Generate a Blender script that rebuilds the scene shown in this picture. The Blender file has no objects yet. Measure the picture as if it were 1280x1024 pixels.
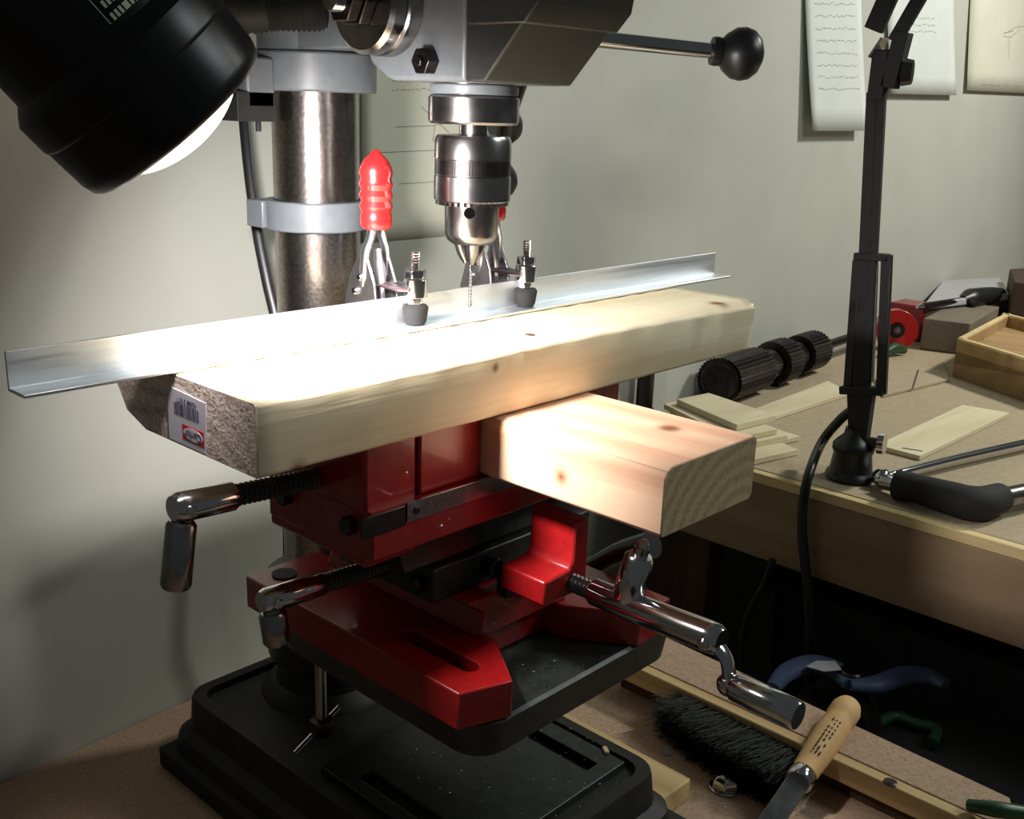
import bpy, bmesh, math, random
from mathutils import Vector as V, Matrix, Euler
random.seed(7)
sc = bpy.context.scene
col = sc.collection
R = math.radians
# ---------------------------------------------------------------- camera
FPX = 1328.66
CAM = V((-.2641, -.4063, .1368))
def cam_axes(yaw, pit, rol):
    cy, sy, cp, sp = math.cos(yaw), math.sin(yaw), math.cos(pit), math.sin(pit)
    F = V((cp*cy, cp*sy, -sp)); r = V((sy, -cy, 0)); u = r.cross(F)
    c, s = math.cos(rol), math.sin(rol)
    return c*r+s*u, -s*r+c*u, F
CR, CU, CF = cam_axes(R(42.8964), R(16.1069), R(1.8742))
cd = bpy.data.cameras.new('camera'); cam = bpy.data.objects.new('camera', cd); col.objects.link(cam)
cd.sensor_width = 36; cd.lens = FPX/1280*36; cd.clip_start = .01; cd.clip_end = 50
m = Matrix.Identity(4)
for i in range(3):
    m[i][0], m[i][1], m[i][2], m[i][3] = CR[i], CU[i], -CF[i], CAM[i]
cam.matrix_world = m
sc.camera = cam
# rays of the survey camera, used to read real positions on known planes (bench tops, wall, faces)
def ray(x, y): return CF+CR*((x-640)/FPX)-CU*((y-512)/FPX)
def onz(x, y, z): d = ray(x, y); return CAM+d*((z-CAM.z)/d.z)
def ony(x, y, Y): d = ray(x, y); return CAM+d*((Y-CAM.y)/d.y)
def onx(x, y, X): d = ray(x, y); return CAM+d*((X-CAM.x)/d.x)
def atd(x, y, D): return CAM+ray(x, y)*D
WA, WB = .36, .04135           # back wall: Y = WA + (X-.07)*WB
def wally(x): return WA+(x-.07)*WB
def onw(x, y, off=0):
    d = ray(x, y); k = (WA-off-.07*WB+WB*CAM.x-CAM.y)/(d.y-WB*d.x); return CAM+d*k
# ---------------------------------------------------------------- world, lights, exposure
w = bpy.data.worlds.new('world'); sc.world = w; w.use_nodes = True
w.node_tree.nodes['Background'].inputs[0].default_value = (.86, .95, .95, 1)
w.node_tree.nodes['Background'].inputs[1].default_value = .055
vs = sc.view_settings
vs.view_transform = 'Standard'; vs.look = 'None'; vs.exposure = 0; vs.gamma = 1; vs.use_curve_mapping = False
def area(name, loc, target, size, power, color, sy=None):
    l = bpy.data.lights.new(name, 'AREA'); l.energy = power; l.color = color; l.size = size
    if sy: l.shape = 'RECTANGLE'; l.size_y = sy
    o = bpy.data.objects.new(name, l); col.objects.link(o); o.location = loc
    o.rotation_euler = (V(target)-V(loc)).to_track_quat('-Z', 'Y').to_euler(); return o
# the other work lamp of the shop, up to the right on the jointed arm (out of frame)
wl = bpy.data.lights.new('work_light', 'SPOT'); wl.energy = 84; wl.color = (1, .98, .90); wl.spot_size = R(104); wl.spot_blend = .85; wl.shadow_soft_size = .10
wo = bpy.data.objects.new('work_light', wl); col.objects.link(wo); wo.location = (1.95, -.55, 1.05)
wo.rotation_euler = (V((1.55, .30, -.10))-wo.location).to_track_quat('-Z', 'Y').to_euler()
area('ceiling_light', (1.05, -.85, .80), (.3, .1, -.15), .45, 4.5, (.86, 1, .96), .3)
# ---------------------------------------------------------------- materials
def lin(c):
    return tuple(((v/255)/12.92 if v/255 <= .04045 else ((v/255+.055)/1.055)**2.4) for v in c)
def newmat(name):
    m = bpy.data.materials.new(name); m.use_nodes = True
    nt = m.node_tree; return m, nt, nt.nodes['Principled BSDF']
def mapping(nt, scale, rot=(0, 0, 0)):
    tc = nt.nodes.new('ShaderNodeTexCoord'); mp = nt.nodes.new('ShaderNodeMapping')
    mp.inputs['Scale'].default_value = scale; mp.inputs['Rotation'].default_value = rot
    nt.links.new(tc.outputs['Object'], mp.inputs[0]); return mp
def noise(nt, src, scale, detail=4, dist=0, rough=.5):
    n = nt.nodes.new('ShaderNodeTexNoise'); n.inputs['Scale'].default_value = scale
    n.inputs['Detail'].default_value = detail; n.inputs['Distortion'].default_value = dist; n.inputs['Roughness'].default_value = rough
    nt.links.new(src.outputs[0], n.inputs['Vector']); return n
def ramp(nt, src, stops):
    r = nt.nodes.new('ShaderNodeValToRGB'); e = r.color_ramp.elements
    while len(e) < len(stops): e.new(.5)
    for k, (p, c) in enumerate(stops): e[k].position = p; e[k].color = (*c, 1)
    nt.links.new(src, r.inputs[0]); return r
def bump(nt, bs, src, strength, dist=.001):
    b = nt.nodes.new('ShaderNodeBump'); b.inputs['Strength'].default_value = strength; b.inputs['Distance'].default_value = dist
    nt.links.new(src, b.inputs['Height']); nt.links.new(b.outputs[0], bs.inputs['Normal'])
def mat(name, c, rough=.5, metal=0, var=.12, scale=60, bmp=.15, coat=0, spec=.5):
    m, nt, bs = newmat(name); c = lin(c)
    n = noise(nt, mapping(nt, (1, 1, 1)), scale, 5)
    rp = ramp(nt, n.outputs[0], [(.3, tuple(v*(1-var) for v in c)), (.7, tuple(min(1, v*(1+var)) for v in c))])
    nt.links.new(rp.outputs[0], bs.inputs['Base Color'])
    bs.inputs['Roughness'].default_value = rough; bs.inputs['Metallic'].default_value = metal
    bs.inputs['Coat Weight'].default_value = coat; bs.inputs['Specular IOR Level'].default_value = spec
    if bmp: bump(nt, bs, n.outputs[0], bmp, .0006)
    return m
def wood(name, c1, c2, axis=0, rings=60, knots=None, kcol=(120, 70, 40), seed=0, wvm=.16):
    """grain stretched along an axis, rings as distorted bands, optional knots at object positions"""
    m, nt, bs = newmat(name); c1, c2 = lin(c1), lin(c2)
    s = [1, 1, 1]; s[axis] = .09
    mp = mapping(nt, s); mp.inputs['Location'].default_value = (seed, seed*.7, seed*.3)
    n1 = noise(nt, mp, 22, 5, 1.2)
    s2 = [1, 1, 1]; s2[axis] = .03
    mp2 = mapping(nt, s2); n2 = noise(nt, mp2, 340, 3)
    wv = nt.nodes.new('ShaderNodeTexWave'); wv.wave_type = 'BANDS'; wv.bands_direction = 'DIAGONAL'
    wv.inputs['Scale'].default_value = rings*.5; wv.inputs['Distortion'].default_value = 9; wv.inputs['Detail'].default_value = 3
    wv.inputs['Detail Scale'].default_value = .6
    nt.links.new(mp.outputs[0], wv.inputs[0])
    mx = nt.nodes.new('ShaderNodeMix'); mx.data_type = 'FLOAT'; mx.inputs[0].default_value = wvm
    nt.links.new(n1.outputs[0], mx.inputs[2]); nt.links.new(wv.outputs[1], mx.inputs[3])
    mx2 = nt.nodes.new('ShaderNodeMix'); mx2.data_type = 'FLOAT'; mx2.inputs[0].default_value = .25
    nt.links.new(mx.outputs[0], mx2.inputs[2]); nt.links.new(n2.outputs[0], mx2.inputs[3])
    rp = ramp(nt, mx2.outputs[0], [(.25, c2), (.62, c1)]); out = rp.outputs[0]
    if knots:
        for (kx, ky, kz, kr) in knots:
            tc = nt.nodes.new('ShaderNodeTexCoord'); vm = nt.nodes.new('ShaderNodeVectorMath'); vm.operation = 'DISTANCE'
            vm.inputs[1].default_value = (kx, ky, kz); nt.links.new(tc.outputs['Object'], vm.inputs[0])
            k = ramp(nt, vm.outputs['Value'], [(kr*.3, (1, 1, 1)), (kr, (0, 0, 0))])
            mc = nt.nodes.new('ShaderNodeMix'); mc.data_type = 'RGBA'
            nt.links.new(k.outputs[0], mc.inputs[0]); nt.links.new(out, mc.inputs[6]); mc.inputs[7].default_value = (*lin(kcol), 1)
            out = mc.outputs[2]
    nt.links.new(out, bs.inputs['Base Color']); bs.inputs['Roughness'].default_value = .65
    bs.inputs['Specular IOR Level'].default_value = .3
    bump(nt, bs, mx2.outputs[0], .5, .0012)
    return m
def speckle(name, c1, c2, scale=400, rough=.9, bmp=.6):
    m, nt, bs = newmat(name)
    n = noise(nt, mapping(nt, (1, 1, 1)), scale, 3, 0, .7)
    rp = ramp(nt, n.outputs[0], [(.38, lin(c2)), (.6, lin(c1))])
    nt.links.new(rp.outputs[0], bs.inputs['Base Color']); bs.inputs['Roughness'].default_value = rough
    bump(nt, bs, n.outputs[0], bmp, .0015); return m
def endgrain(name, c1, c2, centre=(0, 0, 0), scale=120, axis='X', nm=.86, bm_=.5):
    m, nt, bs = newmat(name)
    mp = mapping(nt, (1, 1, 1)); mp.inputs['Location'].default_value = centre
    wv = nt.nodes.new('ShaderNodeTexWave'); wv.wave_type = 'RINGS'; wv.rings_direction = axis
    wv.inputs['Scale'].default_value = scale; wv.inputs['Distortion'].default_value = 1.5; wv.inputs['Detail'].default_value = 2
    nt.links.new(mp.outputs[0], wv.inputs[0]); n = noise(nt, mp, 500, 3)
    mx = nt.nodes.new('ShaderNodeMix'); mx.data_type = 'FLOAT'; mx.inputs[0].default_value = nm
    nt.links.new(wv.outputs[1], mx.inputs[2]); nt.links.new(n.outputs[0], mx.inputs[3])
    rp = ramp(nt, mx.outputs[0], [(.25, lin(c2)), (.65, lin(c1))]); nt.links.new(rp.outputs[0], bs.inputs['Base Color'])
    bs.inputs['Roughness'].default_value = .85; bump(nt, bs, n.outputs[0], bm_, .001); return m
def brushed(name, c, rough=.28, axis=0, scale=300, var=.25):
    m, nt, bs = newmat(name); s = [1, 1, 1]; s[axis] = .03; c = lin(c)
    n = noise(nt, mapping(nt, s), scale, 4)
    rp = ramp(nt, n.outputs[0], [(.3, tuple(v*(1-var) for v in c)), (.7, c)]); nt.links.new(rp.outputs[0], bs.inputs['Base Color'])
    r2 = ramp(nt, n.outputs[0], [(.3, (rough*1.5,)*3), (.7, (rough*.8,)*3)]); nt.links.new(r2.outputs[0], bs.inputs['Roughness'])
    bs.inputs['Metallic'].default_value = 1; return m
M = dict(
    wall=mat('wall_paint', (180, 181, 171), .9, var=.04, scale=9, bmp=.08),
    floor=mat('concrete', (70, 68, 64), .9, var=.2, scale=8),
    chip=speckle('particle_board', (182, 154, 130), (164, 136, 112), 300, .9, .25),
    hardboard=speckle('table_hardboard', (172, 156, 130), (162, 146, 120), 140, .8, .1),
    apron=wood('apron_wood', (150, 126, 98), (126, 104, 78), 1, 30, [(-.0, .0, -.06, .008)]),
    edge=wood('edge_wood', (222, 200, 150), (196, 170, 120), 1, 40),
    dkwood=wood('dark_wood', (84, 60, 42), (54, 38, 26), 2, 30),
    pine=wood('pine', (242, 230, 198), (216, 193, 152), 0, 34, [(.402, .010, -.001, .009), (.158, .0, -.008, .0035), (.022, .0, -.037, .005)]),
    pine2=wood('fir', (230, 192, 160), (204, 152, 122), 1, 40, [(.045, .052, .038, .009), (.0, .022, .02, .006)], wvm=.3),
    pine3=wood('thin_pine', (222, 212, 180), (200, 186, 150), 0, 40),
    pine4=wood('bench_pine', (214, 186, 136), (170, 138, 92), 1, 36),
    endg=endgrain('end_grain', (244, 226, 214), (176, 146, 134), (0, -.02, .12), 26),
    endg2=endgrain('end_grain_fir', (190, 168, 130), (158, 132, 96), (-.03, 0, .03), 34, 'Y', .74, .12),
    alu=brushed('aluminium', (238, 242, 246), .40, 0, var=.14),
    chrome=mat('chrome', (205, 203, 205), .12, 1, .05, 40, .03),
    zinc=mat('zinc', (196, 194, 200), .3, 1, .12, 120, .1),
    steel=mat('steel', (150, 146, 146), .24, 1, .25, 90, .12),
    colsteel=mat('column_steel', (168, 160, 156), .24, 1, .3, 420, .15),
    dsteel=mat('dark_steel', (70, 66, 66), .35, 1, .25, 90, .2),
    iron=mat('cast_iron', (38, 42, 40), .42, .25, .35, 120, .4),
    ironrust=mat('dirty_cast_iron', (34, 34, 31), .6, .2, .5, 40, .5),
    paintgrey=mat('grey_paint', (98, 103, 108), .42, 0, .08, 120, .3),
    black=mat('black_plastic', (26, 26, 27), .38, 0, .2, 90, .1),
    hole=mat('hole_dark', (6, 6, 6), 1, 0, 0, 20, 0, spec=0),
    cover=mat('black_cover', (40, 42, 42), .5, 0, .15, 200, .25),
    matblack=mat('matt_black', (24, 24, 24), .7, 0, .2, 90, .2),
    shade=mat('shade_black', (34, 32, 34), .33, .55, .1, 50, .05),
    rubber=mat('rubber', (20, 19, 20), .8, 0, .1, 90, .1),
    red=mat('red_paint', (138, 18, 20), .32, 0, .15, 150, .2, .3),
    vinyl=mat('red_vinyl', (176, 24, 26), .28, 0, .04, 60, .03, .4),
    paper=mat('paper', (206, 212, 208), .9, 0, .03, 20, .02),
    paper2=mat('cream_paper', (208, 208, 190), .9, 0, .03, 20, .02),
    ink=mat('pencil_line', (120, 122, 112), .9, 0, 0, 20, 0),
    dink=mat('dark_print', (40, 40, 60), .8, 0, 0, 20, 0),
    label=mat('white_label', (214, 210, 222), .5, 0, .02, 20, 0),
    labelred=mat('label_red', (206, 40, 38), .5, 0, .02, 20, 0),
    yellow=mat('pale_print', (214, 214, 186), .6, 0, 0, 20, 0),
    bristle=mat('bristle', (24, 30, 26), .5, 0, .3, 90, 0),
    blue=mat('blue_grip', (84, 94, 126), .45, 0, .1, 90, .1),
    green=mat('green_plastic', (30, 70, 42), .4, 0, .1, 90, .1),
    brown=mat('brown_card', (70, 54, 42), .8, 0, .1, 90, .1),
    greyblk=mat('grey_block', (118, 108, 92), .8, 0, .1, 90, .1),
    clear=mat('milky_plastic', (176, 176, 180), .25, 0, .05, 40, .1),
    handle=wood('handle_beech', (224, 184, 130), (196, 150, 98), 2, 20),
    dust=mat('sawdust', (226, 196, 150), .9, 0, .1, 90, 0),
    darkcloth=mat('dark_bin', (36, 42, 38), .8, 0, .2, 40, .2),
)
mb, nt, bs = newmat('lamp_glow'); bs.inputs['Emission Color'].default_value = (1, .93, .93, 1); bs.inputs['Emission Strength'].default_value = 4.5
bs.inputs['Base Color'].default_value = (.9, .9, .9, 1); M['glow'] = mb
# ---------------------------------------------------------------- mesh helpers
def basis(a):
    a = a.normalized(); t = V((0, 0, 1)) if abs(a.z) < .9 else V((1, 0, 0))
    x = t.cross(a).normalized(); return x, a.cross(x), a
class G:
    def __init__(s): s.bm = bmesh.new(); s.mi = 0
    def face(s, vs):
        try: f = s.bm.faces.new(vs); f.material_index = s.mi; return f
        except ValueError: return None
    def box(s, a, b): return s.prism([(a[0], a[1], a[2]), (b[0], a[1], a[2]), (b[0], b[1], a[2]), (a[0], b[1], a[2])], (0, 0, b[2]-a[2]))
    def prism(s, pts, vec):
        vec = V(vec); A = [s.bm.verts.new(V(p)) for p in pts]; B = [s.bm.verts.new(V(p)+vec) for p in pts]
        n = len(pts)
        s.face(A[::-1]); s.face(B)
        for i in range(n): s.face([A[i], A[(i+1) % n], B[(i+1) % n], B[i]])
        return s
    def obox(s, c, x, y, z):
        """centre and three half-vectors"""
        c, x, y, z = V(c), V(x), V(y), V(z)
        return s.prism([c-x-y-z, c+x-y-z, c+x+y-z, c-x+y-z], z*2)
    def lathe(s, p0, axis, prof, n=28):
        """prof: list of (t along axis, radius)"""
        x, y, a = basis(V(axis)); p0 = V(p0); rings = []
        for t, r in prof:
            if r < 1e-6: rings.append([s.bm.verts.new(p0+a*t)])
            else: rings.append([s.bm.verts.new(p0+a*t+(x*math.cos(6.28318*k/n)+y*math.sin(6.28318*k/n))*r) for k in range(n)])
        for A, B in zip(rings, rings[1:]):
            for k in range(n):
                j = (k+1) % n
                if len(A) == 1 and len(B) == 1: continue
                if len(A) == 1: s.face([A[0], B[j], B[k]])
                elif len(B) == 1: s.face([A[k], A[j], B[0]])
                else: s.face([A[k], A[j], B[j], B[k]])
        return s
    def cyl(s, p0, p1, r0, r1=None, n=24, ch=0):
        p0, p1 = V(p0), V(p1); L = (p1-p0).length; r1 = r0 if r1 is None else r1
        if ch: pr = [(0, 0), (0, r0-ch), (ch, r0), (L-ch, r1), (L, r1-ch), (L, 0)]
        else: pr = [(0, 0), (0, r0), (L, r1), (L, 0)]
        return s.lathe(p0, p1-p0, pr, n)
    def ring(s, p0, p1, ro, ri, n=32):
        L = (V(p1)-V(p0)).length
        return s.lathe(p0, V(p1)-V(p0), [(0, ri), (0, ro), (L, ro), (L, ri), (0, ri)], n)
    def thread(s, p0, p1, r, pitch=.0025, d=.0011, n=18):
        p0, p1 = V(p0), V(p1); L = (p1-p0).length; k = max(2, int(L/pitch)); pr = [(0, 0), (0, r-d)]
        for i in range(k): pr += [((i+.5)*L/k, r), ((i+1)*L/k, r-d)]
        pr.append((L, 0)); return s.lathe(p0, p1-p0, pr, n)
    def hexa(s, p0, p1, r):
        return s.lathe(p0, V(p1)-V(p0), [(0, 0), (0, r), ((V(p1)-V(p0)).length, r), ((V(p1)-V(p0)).length, 0)], 6)
    def ball(s, c, r, axis=(0, 0, 1), sq=1, n=24):
        pr = [(-r*sq*math.cos(math.pi*k/12), r*math.sin(math.pi*k/12) if 0 < k < 12 else 0) for k in range(13)]
        return s.lathe(c, axis, pr, n)
    def tube(s, pts, r, n=12, smooth=6, flat=1, cap=True):
        pts = [V(p) for p in pts]; P = []; rr = r if isinstance(r, (list, tuple)) else [r]*len(pts); Q = []
        if smooth > 1 and len(pts) > 2:
            ext = [pts[0]*2-pts[1]]+pts+[pts[-1]*2-pts[-2]]
            for i in range(len(pts)-1):
                a, b, c, d = ext[i:i+4]
                for k in range(smooth):
                    t = k/smooth
                    P.append(.5*((2*b)+(c-a)*t+(2*a-5*b+4*c-d)*t*t+(-a+3*b-3*c+d)*t**3)); Q.append(rr[i]*(1-t)+rr[i+1]*t)
            P.append(pts[-1]); Q.append(rr[-1])
        else: P, Q = pts, list(rr)
        x = None; rings = []
        for i, p in enumerate(P):
            a = (P[min(i+1, len(P)-1)]-P[max(i-1, 0)]).normalized()
            if x is None: x = basis(a)[0]
            x = (x-a*x.dot(a)).normalized(); y = a.cross(x)
            rings.append([s.bm.verts.new(p+(x*math.cos(6.28318*k/n)+y*math.sin(6.28318*k/n)*flat)*Q[i]) for k in range(n)])
        for A, B in zip(rings, rings[1:]):
            for k in range(n): s.face([A[k], A[(k+1) % n], B[(k+1) % n], B[k]])
        if cap: s.face(rings[0][::-1]); s.face(rings[-1])
        return s
    def build(s, name, m, parent=None, bev=0, seg=2, ang=40, label=None, smooth=True, origin=None):
        bmesh.ops.recalc_face_normals(s.bm, faces=s.bm.faces)
        me = bpy.data.meshes.new(name)
        if parent is not None: off = V(parent['_off']) if '_off' in parent else V((0, 0, 0))
        elif origin is not None: off = V(origin)
        else:
            xs = [v.co for v in s.bm.verts]
            lo = [min(c[i] for c in xs) for i in range(3)]; hi = [max(c[i] for c in xs) for i in range(3)]
            off = V(((lo[0]+hi[0])/2, (lo[1]+hi[1])/2, lo[2]))
        for v in s.bm.verts: v.co -= off
        s.bm.to_mesh(me); s.bm.free()
        for mm in (m if isinstance(m, (list, tuple)) else [m]): me.materials.append(M[mm] if isinstance(mm, str) else mm)
        if smooth: me.shade_smooth(); me.set_sharp_from_angle(angle=R(ang))
        o = bpy.data.objects.new(name, me); col.objects.link(o)
        if parent is not None:
            o.parent = parent; o['_off'] = tuple(off)
        else: o.location = off; o['_off'] = tuple(off)
        if bev:
            b = o.modifiers.new('bevel', 'BEVEL'); b.width = bev; b.segments = seg; b.limit_method = 'ANGLE'; b.angle_limit = R(35)
            b.harden_normals = False
        if label: o['label'] = label
        return o
def thing(name, loc, label, cat, group=None):
    o = bpy.data.objects.new(name, None); col.objects.link(o); o.location = loc; o.empty_display_size = .02
    o['_off'] = tuple(loc); return tag(o, label, cat, group)
def tag(o, label, cat, group=None, kind=None):
    if label: o['label'] = label
    if cat: o['category'] = cat
    if group: o['group'] = group
    if kind: o['kind'] = kind
    return o
def struct(o): o['kind'] = 'structure'; return o
def text_mesh(body, size, name, m, origin, xdir, ydir, parent, depth=.0003, sx=1):
    """flat lettering built as a mesh: origin = centre, xdir/ydir unit vectors of the writing"""
    cu = bpy.data.curves.new(name, 'FONT'); cu.body = body; cu.size = size; cu.align_x = 'CENTER'; cu.align_y = 'CENTER'; cu.extrude = depth/2
    tmp = bpy.data.objects.new(name+'_t', cu); col.objects.link(tmp)
    dg = bpy.context.evaluated_depsgraph_get(); me = bpy.data.meshes.new_from_object(tmp.evaluated_get(dg))
    bpy.data.objects.remove(tmp, do_unlink=True)
    xd, yd = V(xdir), V(ydir); zd = xd.cross(yd); off = V(parent['_off'])
    for v in me.vertices: v.co = V(origin)+xd*v.co.x*sx+yd*v.co.y+zd*v.co.z-off
    me.materials.clear(); me.materials.append(M[m])
    o = bpy.data.objects.new(name, me); col.objects.link(o); o.parent = parent; o['_off'] = tuple(off); return o
# ---------------------------------------------------------------- setting
T, BZ, FZ = -.262, -.38, -1.15      # right table top, press bench top, floor
g = G(); x0, x1 = -1.6, 3.6
g.prism([(x0, wally(x0), FZ), (x1, wally(x1), FZ), (x1, wally(x1)+.1, FZ), (x0, wally(x0)+.1, FZ)], (0, 0, 2.6)); struct(g.build('wall_back', 'wall', smooth=False))
g = G(); g.box((-1.6, -1.6, FZ-.05), (3.6, .6, FZ)); struct(g.build('floor', 'floor', smooth=False))
# press bench
bench = thing('workbench', (-.3, -.1, FZ), 'low particle board workbench carrying the drill press, against the wall', 'workbench')
BX = .505
ytop = lambda x: wally(x)-.002
g = G(); g.prism([(-1.1, -.30, BZ-.03), (.44, -.30, BZ-.03), (.505, -.24, BZ-.03), (BX, ytop(BX), BZ-.03), (-1.1, ytop(-1.1), BZ-.03)], (0, 0, .03)); g.build('bench_top', 'chip', bench, .001)
for (lx, ly) in ((-1.0, -.25), (-1.0, .2), (.36, -.25), (.36, .2)):
    g = G(); g.box((lx, ly, FZ), (lx+.089, ly+.038, BZ-.03)); g.build('leg', 'dkwood', bench, .002)
# right work table
TX = onz(945, 590, T).x
tbl = thing('work_table', (1.4, .0, FZ), 'taller work table at right with pale edge strip and broad wooden apron', 'table')
yb = -.55
g = G(); g.prism([(TX+.012, yb, T-.012), (2.6, yb, T-.012), (2.6, wally(2.6)-.002, T-.012), (TX+.012, wally(TX+.012)-.002, T-.012)], (0, 0, .012)); g.build('table_top', 'hardboard', tbl, .0005)
g = G(); g.box((TX, yb, T-.013), (TX+.012, wally(TX)-.002, T-.001)); g.build('edge_strip', 'edge', tbl, .001, label='pale wooden strip along the table edge')
g = G(); g.box((TX+.001, yb, T-.103), (TX+.037, wally(TX)-.002, T-.0135)); g.build('apron', 'apron', tbl, .001)
for (lx, ly) in ((TX+.04, .25), (TX+.04, -.5), (2.4, .25), (2.4, -.5)):
    g = G(); g.box((lx, ly, FZ), (lx+.038, ly+.089, T-.0125)); g.build('leg', 'dkwood', tbl, .002)
# ---------------------------------------------------------------- long 2x6 board
L, BW, BT = .438, .138, .038
lb = thing('long_board', (L/2, BW/2, -BT), 'long pale pine plank clamped under the drill chuck, barcode label on its near end', 'board')
g = G(); n = 36
def wane(t): return .004+.0*t
rings = []
for i in range(n+1):
    t = i/n; x = L*t
    k = .0035+.001*random.random()
    front_sag = .0015*math.sin(t*9)+.0012*random.random()*0
    top_worn = .002+(.0055*max(0, (t-.55)/.45)**1.5)        # worn bevel on the far half of the front top edge
    wn = .022*(1-min(1, t*2.2))+.004
    prof = [(.002, -BT), (0, -BT+.002), (0, -top_worn*.6-.001), (top_worn, 0), (BW-.003, 0), (BW, -.003), (BW, -BT+wn*.9), (BW-wn*.45, -BT+wn*.25), (BW-wn*1.2, -BT)]
    rings.append([g.bm.verts.new((x, y+(.0006*math.sin(i*1.9+z*300) if y < .001 else 0), z+(.0004*math.sin(i*2.7) if z > -.001 else 0))) for y, z in prof])
for A, B in zip(rings, rings[1:]):
    for k in range(len(A)): g.face([A[k], A[(k+1) % len(A)], B[(k+1) % len(A)], B[k]])
f = g.bm.faces.new(rings[0]); f.material_index = 1; f = g.bm.faces.new(rings[-1]); f.material_index = 1
lumber = g.build('plank', ['pine', 'endg'], lb, .0008, 1, ang=50)
# re-centre its knots: texture coordinates are object space, so shift knots into it
off = V(lumber['_off'])
def shift_knots(m, off):
    for nd in m.node_tree.nodes:
        if nd.type == 'VECT_MATH': nd.inputs[1].default_value = V(nd.inputs[1].default_value)-off
shift_knots(M['pine'], off)
# splinter teeth at the far sawn end
g = G()
for k in range(9):
    z = -.003-k*.0035
    g.prism([(L-.001, .0015, z), (L+.0022, .001, z-.0012), (L-.001, .0015, z-.0026)], (0, .010, 0))
g.build('splinters', 'pine', lumber); 
g = G(); g.ring((.2107, .0221, -.0006), (.2107, .0221, .0003), .0036, .0028, 20); g.lathe((.2107, .0221, .0001), (0, 0, 1), [(0, 0), (0, .0029), (.0002, .0029), (.0002, 0)], 20)
g.build('drilled_hole', 'brown', lb, label='small dark drilled hole')
# label on the near end
g = G(); g.prism([(-.0003, .0795, -.0075), (-.0003, .0432, -.0093), (-.0003, .0452, -.0362), (-.0003, .0805, -.0362)], (-.0003, 0, 0)); lab = g.build('price_label', 'label', lb, smooth=False, label='white label with barcode and red logo, upside down')
g = G(); y = .0735
while y > .050:
    wd = random.choice((.0004, .0006, .0009)); g.box((-.00068, y-wd, -.0212), (-.0006, y, -.0148)); y -= wd+random.choice((.0004, .0006, .0008))
g.build('barcode', 'dink', lab, smooth=False)
text_mesh('42068 31077', .0042, 'barcode_digits', 'dink', (-.00064, .0615, -.0128), (0, 1, 0), (0, 0, -1), lab, .0001, .85)
g = G(); g.box((-.00068, .0463, -.0330), (-.0006, .0667, -.0250)); g.build('logo_field', 'labelred', lab, smooth=False)
g = G(); g.prism([(-.00068, .0565+.0092*math.cos(a*.2618), -.0290+.0034*math.sin(a*.2618)) for a in range(24)], (-.00008, 0, 0)); g.build('logo_oval', 'label', lab, smooth=False)
text_mesh('Canfor', .0056, 'logo_letters', 'dink', (-.00080, .0565, -.0290), (0, 1, 0), (0, 0, -1), lab, .0001)
# ---------------------------------------------------------------- short 2x4
sb = thing('short_board', (.2055, .0, -.076), 'short pinkish offcut lying crosswise under the long plank, sawn end facing forward', 'board')
g = G(); X0, X1, Y0, Y1 = .161, .2495, -.1185, .118; r = .006
prof = [(X0+.002, -.0765), (X1-.003, -.0765), (X1, -.0735), (X1, -.041), (X1-.003, -.0385), (X0+r, -.0385), (X0+r*.3, -.0385-r*.3), (X0, -.0385-r), (X0, -.0745)]
A = [g.bm.verts.new((x, Y0, z)) for x, z in prof]; B = [g.bm.verts.new((x, Y1, z)) for x, z in prof]
for k in range(len(A)): g.face([A[k], A[(k+1) % len(A)], B[(k+1) % len(A)], B[k]])
g.bm.faces.new(A).material_index = 1; g.bm.faces.new(B[::-1]).material_index = 1
o = g.build('offcut', ['pine2', 'endg2'], sb, .0006, 1, ang=30)
for nd in M['pine2'].node_tree.nodes:
    if nd.type == 'VECT_MATH':
        nd.inputs[1].default_value = (.016, -.078, .0377) if nd.inputs[1].default_value[0] > .02 else (-.0445, -.05, .015)
# ---------------------------------------------------------------- aluminium angle
g = G(); AY, AT = .070, .0016; AX0, AX1, AH, AWd = -.0761, .5133, .0191, .0178
g.prism([(AX0, AY, .0008), (AX0, AY+AWd, .0008), (AX0, AY+AWd, .0008+AH), (AX0, AY+AWd-AT, .0008+AH), (AX0, AY+AWd-AT, .0008+AT), (AX0, AY, .0008+AT)], (AX1-AX0, 0, 0))
tag(g.build('metal_angle', 'alu', None, .0002, 1, smooth=False), 'long bright L-shaped metal strip lying on top of the long plank as a fence', 'metal angle')
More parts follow.
